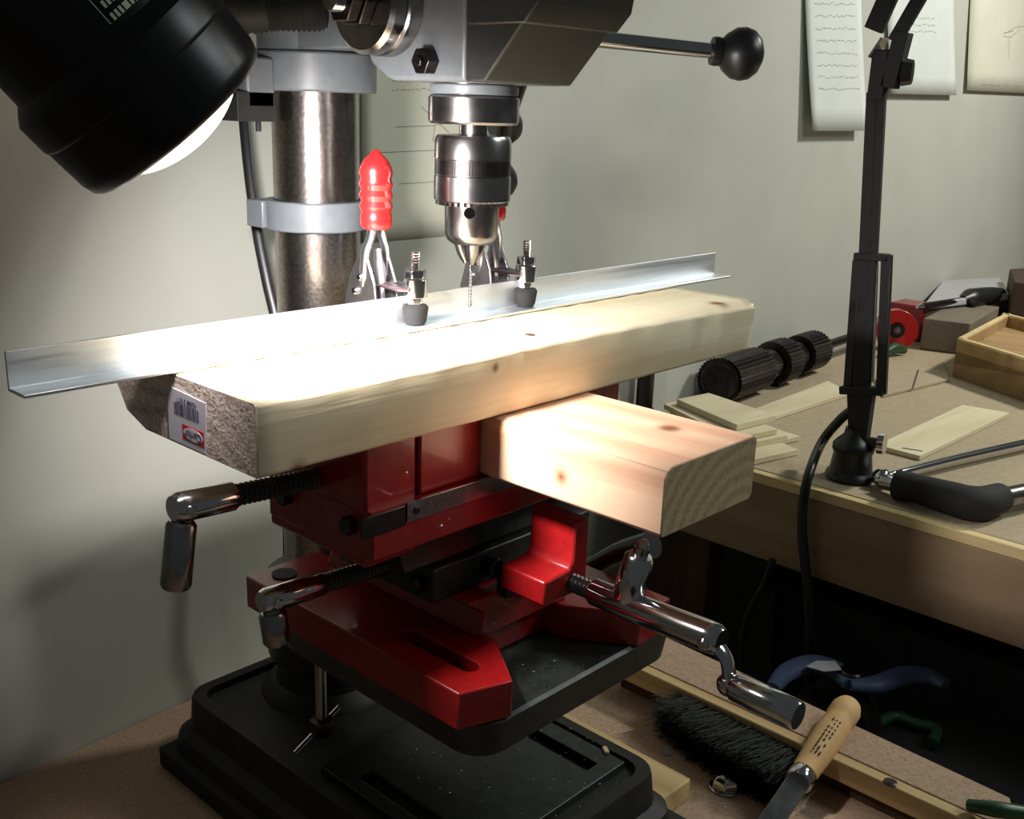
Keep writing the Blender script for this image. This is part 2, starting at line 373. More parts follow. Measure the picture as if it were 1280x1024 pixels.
# ---------------------------------------------------------------- toggle clamps
def toggle(px, name, label, py, sc_=1.0):
    """px: X of the clamp body, py: Y of body; arm reaches to -Y over the fence"""
    t = thing('toggle_clamp', (px, py, 0), label, 'toggle clamp', 'toggle clamps holding the metal angle')
    X, Y = px, py
    g = G()
    g.box((X-.013, Y-.006, .0004), (X+.013, Y+.020, .0024))
    g.build('base_flange', 'chrome', t, .0006)
    for s_ in (-1, 1):
        g = G(); x = X+s_*.0085
        pts = [(Y-.008, .0024), (Y+.018, .0024), (Y+.020, .014), (Y+.015, .030), (Y+.007, .043), (Y-.002, .043), (Y-.009, .028), (Y-.011, .014)]
        g.prism([(x-.0009, a, b) for a, b in pts], (.0018, 0, 0)); g.build('side_plate', 'zinc', t, .0007)
    for (a, b) in ((Y, .008), (Y+.012, .010), (Y+.008, .022), (Y+.003, .031)):
        g = G(); g.cyl((X-.0118, a, b), (X+.0118, a, b), .0023, n=16, ch=.0006); g.build('rivet', 'chrome', t)
    # forked link rising into the handle
    for s_ in (-1, 1):
        g = G(); g.tube([(X+s_*.0065, Y+.004, .020), (X+s_*.0085, Y+.002, .032), (X+s_*.0080, Y+.001, .046), (X+s_*.0045, Y, .056), (X+s_*.0035, Y, .072)], .0034, 12, flat=.6); g.build('handle_link', 'zinc', t)
    g = G()
    g.lathe((X, Y, .0602), (0, 0, 1), [(0, 0), (0, .0082), (.002, .0096), (.0075, .0098), (.010, .0090), (.0135, .0103), (.0168, .0091), (.020, .0105), (.0233, .0092), (.0265, .0105), (.0300, .0092), (.0335, .0103), (.0375, .0092), (.0415, .007), (.044, .0040), (.0465, .0022), (.0475, 0)], 28)
    g.build('grip', 'vinyl', t, label='bright red vinyl grip')
    # centre link and arm
    g = G(); g.tube([(X, Y-.003, .018), (X, Y-.003, .034), (X, Y-.001, .048)], [.0040, .0048, .0030], 12, 4, .6); g.build('centre_link', 'zinc', t)
    for s_ in (-1, 1):
        g = G(); x = X+s_*.0045+.004; g.tube([(x-.003, Y+.006, .020), (x, Y-.004, .0265), (x+.004, Y-.012, .0250), (x+.009, Y-.022, .0250)], .0052, 10, flat=.35); g.build('arm_bar', 'zinc', t, label='flat bar of the hold-down arm')
    sx, sy = X+.0135, Y-.021
    g = G(); g.ring((sx, sy, .0195), (sx, sy, .0310), .0074, .0030, 20); g.build('spindle_sleeve', 'chrome', t, .0004)
    g = G(); g.thread((sx, sy, .0135), (sx, sy, .0475), .0030, .0016, .0005, 16); sp = g.build('spindle', 'chrome', t)
    g = G(); g.hexa((sx, sy, .0315), (sx, sy, .0368), .0070); g.build('nut', 'chrome', sp, .0004)
    g = G(); g.hexa((sx, sy, .0150), (sx, sy, .0195), .0048); g.build('nut', 'chrome', sp, .0004)
    g = G(); g.lathe((sx, sy, .0028), (0, 0, 1), [(0, 0), (0, .0058), (.002, .0070), (.0105, .0082), (.0120, .0070), (.0125, 0)], 24); g.build('rubber_pad', 'rubber', sp, label='black rubber pad')
    return t
toggle(.1560, 'a', 'red-handled toggle clamp left of the drill chuck, grip fully visible', .102)
toggle(.2565, 'b', 'toggle clamp right of the drill bit, red grip mostly hidden behind the chuck', .102)
# ---------------------------------------------------------------- drill press
PX, SY, CY = .2075, .077, .224
dp = thing('drill_press', (.205, .12, BZ+.018), 'bench drill press with grey head, steel column and black cast iron base', 'drill press')
SX = .2128
# base: skirt, rim, top deck
def rrect(xa, ya, xb, yb, r, z, n=5):
    o = []
    for cx, cy, a0 in ((xb-r, ya+r, -90), (xb-r, yb-r, 0), (xa+r, yb-r, 90), (xa+r, ya+r, 180)):
        for k in range(n+1):
            a = R(a0+90*k/n); o.append((cx+r*math.cos(a), cy+r*math.sin(a), z))
    return o
def loft(g, loops, caps=True):
    Ls = [[g.bm.verts.new(p) for p in l] for l in loops]
    for A, B in zip(Ls, Ls[1:]):
        for k in range(len(A)): g.face([A[k], A[(k+1) % len(A)], B[(k+1) % len(A)], B[k]])
    if caps: g.face(Ls[0][::-1]); g.face(Ls[-1])
z0 = BZ+.018
g = G(); xa, ya, xb, yb2 = .108, -.040, .302, .286
sl = [rrect(xa-.012, ya-.012, xb+.012, yb2+.008, .022, z0), rrect(xa-.010, ya-.010, xb+.010, yb2+.006, .022, z0+.012), rrect(xa-.002, ya-.002, xb+.002, yb2, .020, z0+.018), rrect(xa, ya, xb, yb2, .020, -.322), rrect(xa+.001, ya+.001, xb-.001, yb2-.001, .019, -.3195),
      rrect(xa+.010, ya+.010, xb-.010, yb2-.010, .014, -.3195), rrect(xa+.012, ya+.012, xb-.012, yb2-.012, .012, -.324)]
loft(g, sl); base = g.build('base', 'ironrust', dp, ang=30)
# raised working pad with two slots on the base
g = G()
def slotted_plate(g, xa, ya, xb, yb, z, h, slots):
    xs = sorted({xa, xb, *[v for s in slots for v in (s[0], s[2])]}); ys = sorted({ya, yb, *[v for s in slots for v in (s[1], s[3])]})
    def solid(i, j):
        if i < 0 or j < 0 or i >= len(xs)-1 or j >= len(ys)-1: return False
        cx, cy = (xs[i]+xs[i+1])/2, (ys[j]+ys[j+1])/2
        return not any(s[0] < cx < s[2] and s[1] < cy < s[3] for s in slots)
    vt = {}
    def v(i, j, k):
        if (i, j, k) not in vt: vt[(i, j, k)] = g.bm.verts.new((xs[i], ys[j], z+h*k))
        return vt[(i, j, k)]
    for i in range(len(xs)-1):
        for j in range(len(ys)-1):
            if not solid(i, j): continue
            g.face([v(i, j, 1), v(i+1, j, 1), v(i+1, j+1, 1), v(i, j+1, 1)]); g.face([v(i, j, 0), v(i, j+1, 0), v(i+1, j+1, 0), v(i+1, j, 0)])
            for di, dj, a, b in ((-1, 0, (i, j), (i, j+1)), (1, 0, (i+1, j+1), (i+1, j)), (0, -1, (i+1, j), (i, j)), (0, 1, (i, j+1), (i+1, j+1))):
                if not solid(i+di, j+dj): g.face([v(*a, 0), v(*b, 0), v(*b, 1), v(*a, 1)])
slotted_plate(g, xa+.018, ya+.022, xb-.016, .13, -.3242, .0065, [(.137, -.005, .149, .10), (.258, -.005, .270, .10)])
g.build('base_pad', 'iron', base, .0008, label='smooth slotted pad of the base')
g = G(); g.lathe((PX-.005, CY, -.3242), (0, 0, 1), [(0, 0), (0, .052), (.004, .050), (.012, .040), (.040, .036), (.040, 0)], 36); g.build('column_socket', 'ironrust', dp)
# column
CX = .202; cr = .030
g = G(); g.cyl((CX, CY, -.30), (CX, CY, .30), cr, n=64); g.build('column', 'colsteel', dp)
g = G(); g.ring((CX, CY, .0456), (CX, CY, .0660), .0368, cr+.0004, 48)
g.obox((CX-.028, CY+.022, .0558), (.010, .0, 0), (0, .010, 0), (0, 0, .0095)); g.build('column_collar', 'paintgrey', dp, .0012)
# work table with bracket
tz = -.2
g = G(); loft(g, [rrect(.118, -.034, .292, .148, .02, tz-.030), rrect(.110, -.042, .300, .156, .02, tz-.024), rrect(.108, -.045, .302, .158, .02, tz-.002), rrect(.110, -.043, .300, .156, .02, tz)])
g.build('work_table', 'iron', dp, ang=30, label='square black cast iron table of the press')
g = G(); g.prism([(.165, .12, tz-.030), (.245, .12, tz-.030), (.235, .20, tz-.030), (.172, .20, tz-.030)], (0, 0, -.030)); g.ring((CX, CY, tz-.09), (CX, CY, tz-.022), .045, cr+.0005, 40)
g.build('table_bracket', 'iron', dp, .002)
g = G(); a = onx(812, 722, .30); b = onx(845, 692, .30)
g.tube([(.285, .10, tz-.05), tuple(a+V((0, .04, 0))), tuple(b+V((0, .02, 0)))], [.006, .007, .010], 12, 5); 
lk = g.build('table_lock_lever', 'black', dp)
# head casting
hx0, hx1 = .165, .250
zh = .1470
g = G()
prof = [(.036, zh), (.098, zh), (.104, zh+.002), (.118, zh+.010), (.124, zh+.022), (.150, zh+.032), (.150, .36), (.036, .36)]
g.prism([(hx0, a, b) for a, b in prof], (hx1-hx0, 0, 0))
head = g.build('head', 'paintgrey', dp, .003, 3, label='light grey painted head casting')
g = G(); g.ring((CX, CY, .1395), (CX, CY, .1650), .0430, cr+.0005, 48); g.box((CX-.062, CY-.012, .128), (CX-.041, CY+.012, .160)); g.build('column_clamp_ring', 'paintgrey', dp, .0015)
g = G(); g.ring((CX, CY, .1652), (CX, CY, .20), .0385, cr+.0005, 48); g.ring((CX, CY, .2), (CX, CY, .36), .0420, cr+.0005, 48); g.prism([(hx0+.004, .135, .166), (hx1-.004, .135, .166), (CX+.030, CY-.02, .166), (CX-.030, CY-.02, .166)], (0, 0, .18))
g.build('head_neck', 'paintgrey', dp, .0015)
g = G(); g.box((CX-.070, CY-.012, .1195), (CX-.040, CY+.012, .1385)); g.cyl((CX-.052, CY-.008, .1195), (CX-.052, CY-.008, .113), .002, n=10); g.build('clamp_block', 'matblack', dp, .0015)
# front cover, dark, chamfered lower front
P_a, P_b = .0206, -.006
g = G()
prof = [(.0355, zh), (.0206, zh+.0002), (-.0060, zh+.029), (-.0166, zh+.0405), (-.030, .26), (-.030, .36), (.0355, .36)]
g.prism([(hx0-.0005, a, b) for a, b in prof], (.073, 0, 0)); g.build('front_cover', 'cover', dp, .0012, label='black chamfered front cover')
g = G(); zu = zh+.0295
g.prism([(hx0-.0015, a, b) for a, b in [(.0345, zu), (-.0085, zu), (-.0180, zu+.0098), (-.032, .262), (-.032, .361), (.0345, .361)]], (.0785, 0, 0)); g.build('upper_front_panel', 'cover', dp, .001)
# hex bolt and quill spring cap on the left face
bp = onx(538, 77, hx0)
g = G(); g.hexa(bp, bp+V((-.008, 0, 0)), .0078); g.cyl(bp+V((-.008, 0, 0)), bp+V((-.010, 0, 0)), .003, n=12); g.build('hex_bolt', 'dsteel', head, .0006)
sc0 = V((hx0, .098, .1885)); ax = V((-1, 0, 0))
g = G(); g.lathe(sc0, ax, [(0, 0), (0, .0275), (.002, .0285), (.010, .0285), (.0115, .0265), (.013, .0280), (.020, .0280), (.0225, .0255), (.0225, 0)], 40); cap = g.build('spring_cap', 'steel', head)
g = G(); g.hexa(sc0+ax*.0225, sc0+ax*.0300, .0140); g.build('nut', 'dsteel', cap, .0008)
g = G(); g.hexa(sc0+ax*.0305, sc0+ax*.0380, .0125); g.build('nut', 'dsteel', cap, .0008)
g = G(); g.thread(sc0+ax*.03, sc0+ax*.045, .0065, .0015, .0005); g.build('spindle_end', 'steel', cap)
# quill and chuck
g = G(); g.lathe((SX, SY, .1232), (0, 0, 1), [(0, 0), (0, .0265), (.0015, .0280), (.0155, .0280), (.0170, .0262), (.0172, .0245), (.024, .0245), (.024, 0)], 48); g.build('quill', 'steel', dp)
g = G(); g.ring((SX, SY, .1405), (SX, SY, .1465), .0272, .012, 40); g.build('quill_collar', 'paintgrey', dp, .001)
g = G(); g.cyl((SX, SY, .112), (SX, SY, .124), .0088, n=28); g.build('arbor', 'steel', dp)
g = G(); g.lathe((SX, SY, .050), (0, 0, 1), [(0, 0), (0, .0125), (.0025, .0155), (.006, .0168), (.026, .0172), (.0262, .0225), (.0275, .0240), (.0420, .0240), (.0425, .0232), (.0520, .0232), (.0525, .0240), (.0640, .0238), (.0665, .0225), (.0672, .010), (.0672, 0)], 56)
ch = g.build('chuck', 'steel', dp, label='keyed steel drill chuck')
g = G()
for k in range(84):
    a = 6.28318*k/84; c, s_ = math.cos(a), math.sin(a); g.obox((SX+c*.0234, SY+s_*.0234, .0973), (c*.0003, s_*.0003, 0), (-s_*.0007, c*.0007, 0), (0, 0, .0044))
g.build('knurled_band', 'dsteel', ch, smooth=False)
g = G()
for k in range(36):
    a = 6.28318*k/36; c, s_ = math.cos(a), math.sin(a); g.obox((SX+c*.0195, SY+s_*.0195, .0757), (c*.0035, s_*.0035, 0), (-s_*.0010, c*.0010, 0), (0, 0, .0012))
g.build('gear_ring', 'steel', ch, smooth=False)
hd = V((-.76, -.65, 0)).normalized()
g = G(); g.cyl(V((SX, SY, .0705))+hd*.0160, V((SX, SY, .0705))+hd*.0174, .0034, n=18); g.build('key_hole', 'hole', ch, label='round key hole')
for k in range(3):
    a = R(235+120*k); c, s_ = math.cos(a), math.sin(a)
    g = G(); q = [(SX+c*.0095, SY+s_*.0095, .051), (SX+c*.0030, SY+s_*.0030, .0385)]
    g.tube([(SX+c*.0075, SY+s_*.0075, .0520), (SX+c*.0055, SY+s_*.0055, .044), (SX+c*.0030, SY+s_*.0030, .0375)], [.0046, .0038, .0020], 10, 3); g.build('chuck_jaw', 'steel', ch)
g = G(); pr = [(0, 0), (.001, .0011)]
for i in range(11): pr += [(.002+i*.0022, .0013), (.0031+i*.0022, .0008)]
pr += [(.0275, .0013), (.040, .0013), (.040, 0)]; g.lathe((SX, SY, .0085), (0, 0, 1), pr, 10); g.build('drill_bit', 'steel', ch)
# feed hub and levers on the right face
hub = V((hx1, .085, .1805))
g = G(); g.cyl(hub, hub+V((.032, 0, 0)), .021, n=36, ch=.002); fh = g.build('feed_hub', 'paintgrey', dp)
l0 = atd(700, 44, .735); l1 = atd(893, 64, .745); l2 = atd(926, 68, .745)
dl = (l1-l0).normalized()
g = G(); g.cyl(l0-dl*.03, l1, .0060, .0052, 20); lv = g.build('feed_lever', 'chrome', fh)
g = G(); g.lathe(l1-dl*.002, dl, [(0, 0), (0, .0095), (.003, .0100), (.007, .0095), (.010, .0130), (.016, .0172), (.022, .0182), (.028, .0168), (.033, .0125), (.036, .006), (.037, 0)], 32); g.build('knob', 'black', lv)
for (A_, B_, k) in (((hub+V((.022, .0, -.01))), atd(634, 150, .78), 0), (hub+V((.022, .02, -.01)), atd(626, 215, .80), 1)):
    g = G(); A_ = V(A_); B_ = V(B_); g.cyl(A_, B_, .0055, n=16); lv = g.build('feed_lever', 'dsteel', fh)
    d_ = (B_-A_).normalized()
    g = G(); g.lathe(B_-d_*.006, d_, [(0, 0), (0, .007), (.003, .009), (.010, .0125), (.016, .0135), (.022, .012), (.027, .006), (.028, 0)], 24); g.build('knob', 'black', lv)
# T-handled bolt hanging under the table
tb = onz(402, 905, -.292)
g = G(); g.cyl(tb, (tb.x, tb.y, tz-.028), .0042, n=16); tbo = g.build('table_bolt', 'steel', dp)
g = G(); g.cyl(onz(369, 942, -.305), onz(424, 884, -.288), .0022, n=12); g.build('tee_bar', 'chrome', tbo)
g = G(); g.lathe((tb.x, tb.y, tb.z-.008), (0, 0, 1), [(0, 0), (0, .008), (.004, .0095), (.012, .0085), (.014, 0)], 6); g.build('wing_nut', 'dsteel', tbo)
# ---------------------------------------------------------------- cross slide vise
cv = thing('cross_slide_vise', (.19, .06, tz), 'red cross slide vise with chrome folding crank handles bolted on the press table', 'vise')
def slotpts(cx, ya, yb, w): return None
g = G(); zb, zt = tz, -.1765
# left and right rails and a bridge, with obround ear slots cut as recess geometry (frame pieces around the slot)
def ear(g, xa, xb, ya, yb, sx0, sx1, sy0, sy1, ch=None):
    """block with an obround slot through it (slot along Y)"""
    c = (sx0+sx1)/2; r = (sx1-sx0)/2; n = 8
    inner = [(c+r*math.cos(R(180+180*k/n)), sy0+r+r*math.sin(R(180+180*k/n))) for k in range(n+1)]+[(c+r*math.cos(R(180*k/n)), sy1-r+r*math.sin(R(180*k/n))) for k in range(n+1)]
    outer = [(xa, ya)]*0
    top_o = ch or [(xa, ya), (xb, ya), (xb, yb), (xa, yb)]
    VI = [[g.bm.verts.new((x, y, z)) for x, y in inner] for z in (zb, zt)]; VO = [[g.bm.verts.new((x, y, z)) for x, y in top_o] for z in (zb, zt)]
    for V_ in (VI, VO):
        m_ = len(V_[0])
        for k in range(m_): g.face([V_[0][k], V_[0][(k+1) % m_], V_[1][(k+1) % m_], V_[1][k]])
    for lv_ in (0, 1):
        es = []
        for Lp in (VI[lv_], VO[lv_]):
            for k in range(len(Lp)): es.append(g.bm.edges.get((Lp[k], Lp[(k+1) % len(Lp)])) or g.bm.edges.new((Lp[k], Lp[(k+1) % len(Lp)])))
        bmesh.ops.triangle_fill(g.bm, edges=es, use_beauty=True)
ear(g, 0, 0, 0, 0, .1185, .1305, -.024, .040, ch=[(.0985, -.036), (.1310, -.047), (.1590, -.006), (.1590, .172), (.0985, .172)])
ear(g, 0, 0, 0, 0, .2500, .2620, -.024, .040, ch=[(.2500, -.047), (.2835, -.047), (.2835, .172), (.2220, .172), (.2220, -.006)])
g.box((.159, .010, tz+.001), (.222, .150, zt-.001)); cbase = g.build('base_casting', 'red', cv, .0012, label='bright red slotted base casting')
for (x, y) in ((.118, .155), (.264, .155)):
    g = G(); g.cyl((x, y, zt), (x, y, zt+.0012), .0085, n=24); g.build('mounting_hole', 'matblack', cbase)
# lower saddle
g = G(); g.prism([(.150, -.000, zt), (.232, -.000, zt), (.226, -.000, -.160), (.240, -.0, -.150), (.140, 0, -.150), (.155, 0, -.160)], (0, .150, 0)); sad = g.build('lower_saddle', 'red', cv, .0012)
g = G(); z1 = -.130
fl, fn, bl, bn = onz(628, 703, z1), onz(678, 731, z1), onz(667, 690, z1), onz(712, 714, z1)
xa_, xb_, ya_, yb_ = (fl.x+fn.x)/2, (bl.x+bn.x)/2, (fn.y+bn.y)/2, (fl.y+bl.y)/2
ztop = onx(700, 646, xb_).z
prof = [(xa_, z1-.0155), (xb_+.013, z1-.0155), (xb_+.013, ztop), (xb_, ztop), (xb_-.0005, z1+.006), (xb_-.004, z1+.001), (xa_, z1)]
g.prism([(x, ya_, z) for x, z in prof], (0, yb_-ya_, 0)); g.build('front_lug', 'red', sad, .0014, label='bright red L-shaped lug of the saddle')
g = G(); g.box((xa_+.004, yb_-.002, -.154), (xb_+.010, .004, -.136)); g.build('lug_web', 'iron', sad, .001)
g = G(); g.cyl((.170, .12, -.1375), (.170, .004, -.1375), .0062, n=20, ch=.001); g.build('slide_rod', 'dsteel', sad)
# upper saddle, vise body
g = G(); g.box((.125, .014, -.150), (.270, .104, -.128)); us = g.build('upper_saddle', 'iron', cv, .0015)
g = G(); g.prism([(.0, .022, -.128), (.0, .094, -.128), (.0, .088, -.115), (.0, .098, -.106), (.0, .018, -.106), (.0, .028, -.115)], (.165, 0, 0))
for v in g.bm.verts: v.co.x += .110
g.build('dovetail_way', 'dsteel', cv, .0005)
g = G(); g.box((.0745, .008, -.106), (.290, .105, -.0775)); body = g.build('vise_body', 'red', cv, .0015)
g = G(); g.box((.098, .0060, -.0880), (.1965, .0079, -.0765)); sp_ = g.build('scale_plate', 'steel', body, .0003, label='bare steel scale strip')
g = G(); g.cyl((.1045, .006, -.0825), (.1045, .0052, -.0825), .0020, n=16); g.build('rivet', 'dsteel', body)
g = G(); g.box((.066, .0062, -.0895), (.0965, .0079, -.0775)); g.build('gib_strip', 'dsteel', body, .0003)
g = G(); g.box((.112, .012, -.0773), (.1605, .103, -.0405)); mj = g.build('moving_jaw', 'red', cv, .0015)
g = G(); g.box((.250, .012, -.0773), (.292, .103, -.0405)); g.build('fixed_jaw', 'red', cv, .0015)
g = G(); g.box((.0748, .014, -.1118), (.1118, .1045, -.0405)); g.build('screw_block', 'red', body, .002)
for (x, y, z) in ((.0745, .085, -.088), (.0745, .025, -.088), (.125, .085, -.140), (.125, .026, -.140)):
    g = G(); g.hexa((x, y, z), (x-.006, y, z), .0055); g.build('bolt', 'dsteel', body, .0004)
def crank(name, P, d, hang, shaft_r=.0062, fork_r=.0080, thread_len=.05, handle_len=.043, label=None, hr=.0078, fork_len=.026):
    """P start of screw at the body, d outward direction, hang = direction of folding handle"""
    P, d, h = V(P), V(d).normalized(), V(hang).normalized()
    g = G(); g.thread(P-d*.02, P+d*thread_len, shaft_r, .0030, .0012); s_ = g.build('lead_screw', 'dsteel', cv, label=label)
    A_ = P+d*thread_len
    g = G(); g.lathe(A_, d, [(-.006, 0), (-.006, fork_r*.85), (-.004, fork_r), (fork_len-.003, fork_r), (fork_len, fork_r*.8), (fork_len, 0)], 28)
    g.build('fork', 'chrome', s_)
    B_ = A_+d*(fork_len-.006)
    side = d.cross(h).normalized()
    g = G(); g.cyl(B_-side*.0095, B_+side*.0095, .0028, n=16, ch=.0006); g.build('pivot_pin', 'chrome', s_)
    g = G(); e = B_+h*.012; g.obox(B_+h*.0045, side*.0032, d*.0045, h*.0075); g.build('link', 'chrome', s_, .001)
    g = G(); g.lathe(B_+h*.0075, h, [(0, 0), (0, hr*.8), (.002, hr), (handle_len-.002, hr*1.02), (handle_len, hr*.86), (handle_len, 0)], 30); g.build('handle', 'steel', s_)
crank('a', (.074, .0575, -.0700), (-1, 0, .055), (-.16, 0, -1), thread_len=.058, fork_len=.030, handle_len=.036, label='threaded jaw screw, upper left')
crank('b', (.125, .058, -.139), (-1, 0, .055), (.10, -.05, -1), thread_len=.053, handle_len=.020, label='threaded slide screw, lower left', fork_len=.036, fork_r=.0072, shaft_r=.006)
# front crank: long polished fork along -Y
g = G(); g.thread((.19, ya_+.002, -.138), (.19, -.056, -.138), .006, .003, .0012); fs = g.build('lead_screw', 'dsteel', cv, label='front screw towards the viewer')
g = G(); g.lathe((.19, -.054, -.138), (0, -1, .02), [(0, 0), (0, .0070), (.002, .0082), (.080, .0088), (.086, .0085), (.089, .0065), (.089, 0)], 32); g.build('crank_bar', 'chrome', fs)
g = G(); g.cyl((.1795, -.137, -.137), (.2005, -.137, -.137), .0032, n=18, ch=.0008); g.build('pivot_pin', 'chrome', fs)
g = G(); g.tube([(.19, -.137, -.138), (.191, -.146, -.146), (.19, -.1500, -.1585)], [.0062, .0052, .0056], 14, 5, .6); g.build('link', 'chrome', fs)
g = G(); g.ball((.19, -.1495, -.1590), .0068); g.build('joint', 'chrome', fs)
g = G(); g.lathe((.19, -.1520, -.1588), (0, -1, -.02), [(0, 0), (0, .0068), (.002, .0080), (.037, .0082), (.039, .0072), (.0385, .0), ], 32); g.build('handle', 'chrome', fs)
g = G(); a, b = onx(800, 694, .192), onx(784, 748, .190); g.lathe(b, a-b, [(0, 0), (0, .0085), (.002, .0092), ((a-b).length-.002, .0085), ((a-b).length, .007), ((a-b).length, 0)], 24); up = g.build('clamp_sleeve', 'chrome', fs)
dn = (a-b).normalized(); g = G(); g.cyl(a, a+dn*.005, .0045, n=16); g.ball(a+dn*.0065, .0035); g.build('clamp_stud', 'chrome', up)
# ---------------------------------------------------------------- gooseneck lamp in the foreground
LD = .455
rc = atd(220, 152, LD); vdir = ray(222, 156).normalized()
ad = atd(220+66, 152+72, LD)-rc; ad = (ad-vdir*ad.dot(vdir)).normalized(); tilt = R(9)
la = (ad*math.cos(tilt)+vdir*math.sin(tilt)).normalized()
lamp = thing('gooseneck_lamp', tuple(rc-la*.1), 'black work lamp in the top left foreground, its bulb lighting the plank', 'lamp')
g = G(); prof = [(-.200, 0), (-.200, .026), (-.192, .034), (-.180, .0400), (-.060, .0425), (-.0440, .0430), (-.0405, .0465), (-.0375, .0488), (-.0255, .0488), (-.0240, .0484), (-.0236, .0480), (-.006, .0475), (-.001, .0462), (.0005, .0445), (-.001, .0435), (-.008, .0425), (-.020, .036), (-.030, .020), (-.032, 0)]
g.lathe(rc, la, prof, 72); hs = g.build('shade', 'shade', lamp, ang=35, label='black round lamp housing')
g = G(); n = 16; pr = []
for k in range(n+1):
    a = math.pi/2*k/n; pr.append((-.006+.0185*math.sin(a), .0345*math.cos(a) if k < n else 0))
pr = [(-.022, 0), (-.022, .022)]+pr
g.lathe(rc, la, pr, 48); g.build('bulb', 'glow', lamp, label='glowing white bulb face')
lx, ly, _ = basis(la)
fl_ = bpy.data.lights.new('bulb_light', 'SPOT'); fl_.energy = 16; fl_.color = (1, .95, .925); fl_.spot_size = R(118); fl_.spot_blend = 1; fl_.shadow_soft_size = .014
fo = bpy.data.objects.new('bulb_light', fl_); col.objects.link(fo); fo.parent = lamp
fo.location = rc+la*.025-V(lamp['_off']); fo.rotation_euler = V((.77, .34, -.54)).to_track_quat('-Z', 'Y').to_euler()
# printed label on the housing: rows of blurred pale characters facing the viewer, seen around the barrel
tocam = (CAM-rc); tocam = (tocam-la*tocam.dot(la)).normalized(); sd = la.cross(tocam).normalized()
g = G()
def barrel(t, a, rr): return rc+la*t+(tocam*math.cos(a)+sd*math.sin(a))*rr
def patch(t0, t1, a0, a1, rr=.0424):
    for k in range(3):
        b0, b1 = a0+(a1-a0)*k/3, a0+(a1-a0)*(k+1)/3
        g.face([g.bm.verts.new(barrel(t0, b0, rr)), g.bm.verts.new(barrel(t1, b0, rr)), g.bm.verts.new(barrel(t1, b1, rr)), g.bm.verts.new(barrel(t0, b1, rr))])
sgn = 1 if (sd.dot(CU) > 0) else -1
for row in range(6):
    a = .20+.01*(row % 2)
    while a < .80:
        wd = random.choice((.03, .045, .06)); t0 = -.0470-row*.0050
        patch(t0-.0028, t0, sgn*a, sgn*(a+wd), .0433-.00008*row); a += wd+.018
g.build('warning_print', 'yellow', hs, smooth=False)
g = G()
for k in range(8): patch(-.047-.012*(k+1), -.047-.012*k, sgn*.150, sgn*.158, .0434-.00025*k)
g.build('label_border', 'yellow', hs, smooth=False)
# gooseneck: ribbed tube from the press head round to the back of the lamp
g = G(); P = [atd(414, 13, .672), atd(395, 13, .672), atd(345, 12, .668), atd(285, 10, .66), atd(190, -60, .66), atd(60, -190, .58), rc-la*.24, rc-la*.196]
ext = [P[0]*2-P[1]]+P+[P[-1]*2-P[-2]]; pts = []
for i in range(len(P)-1):
    a, b, c, d = ext[i:i+4]
    for k in range(10):
        t = k/10; pts.append(.5*((2*b)+(c-a)*t+(2*a-5*b+4*c-d)*t*t+(-a+3*b-3*c+d)*t**3))
pts.append(P[-1])
# resample for ribs
cum = [0]
for a, b in zip(pts, pts[1:]): cum.append(cum[-1]+(b-a).length)
N = int(cum[-1]/.0016); rs = []; rr = []
j = 0
for i in range(N+1):
    s_ = cum[-1]*i/N
    while j < len(cum)-2 and cum[j+1] < s_: j += 1
    t = (s_-cum[j])/max(1e-9, cum[j+1]-cum[j]); rs.append(pts[j].lerp(pts[j+1], t)); rr.append(.0132 if i % 2 else .0118)
rr[0] = .009
g.tube(rs, rr, 16, 1); g.build('gooseneck', 'matblack', lamp, ang=80, label='black ribbed flexible neck')
# ---------------------------------------------------------------- flat black power cord
g = G(); pc = [(CX-.052, CY+.03, .30)]+[tuple(atd(x, y, .80)) for x, y in ((303, 60), (304, 130), (311, 210), (322, 290), (334, 352), (348, 420), (352, 520))]
pc += [(.235, .315, -.15), (.235, .32, -.28), (.26, .33, BZ+.0065), (.36, .335, BZ+.0065)]
g.tube(pc, .0042, 12, 6, .55); tag(g.build('power_cord', 'black'), 'flat black power cord hanging behind the steel column', 'cord')
# ---------------------------------------------------------------- papers on the wall
def sheet(name, pts, m, label, cat='paper', curl=.0, lines=(), group=None, curlx=0, lw=.0005):
    """pts: bl, br, tr, tl photo pixels read on the wall plane; curl pushes the lower edge off the wall"""
    P = [onw(*p) for p in pts]; g = G(); n = 10; rows = []
    for i in range(n+1):
        v = i/n; row = []
        for k in range(n+1):
            u = k/n; p = P[0].lerp(P[1], u).lerp(P[3].lerp(P[2], u), v); o = .0012+curl*(1-v)**2*(1-curlx*u)
            row.append(g.bm.verts.new((p.x, p.y-o, p.z)))
        rows.append(row)
    for A, B in zip(rows, rows[1:]):
        for k in range(n): g.face([A[k], A[k+1], B[k+1], B[k]])
    c = (P[0]+P[1]+P[2]+P[3])/4
    root = thing(name, tuple(c), label, cat, group)
    sh = g.build('sheet', m, root, smooth=True); sm = sh.modifiers.new('thick', 'SOLIDIFY'); sm.thickness = .0004; sm.offset = 0
    def pt(u, v):
        p = P[0].lerp(P[1], u).lerp(P[3].lerp(P[2], u), v); return V((p.x, p.y-.0016-curl*(1-v)**2*(1-curlx*u), p.z))
    if lines:
        g = G()
        for (u0, v0, u1, v1) in lines:
            a, b = pt(u0, v0), pt(u1, v1); d = (b-a); s_ = V((0, -1, 0)).cross(d).normalized()*lw
            g.face([g.bm.verts.new(q) for q in (a-s_, b-s_, b+s_, a+s_)])
        g.build('pencil_lines', 'ink', root, smooth=False)
    return root
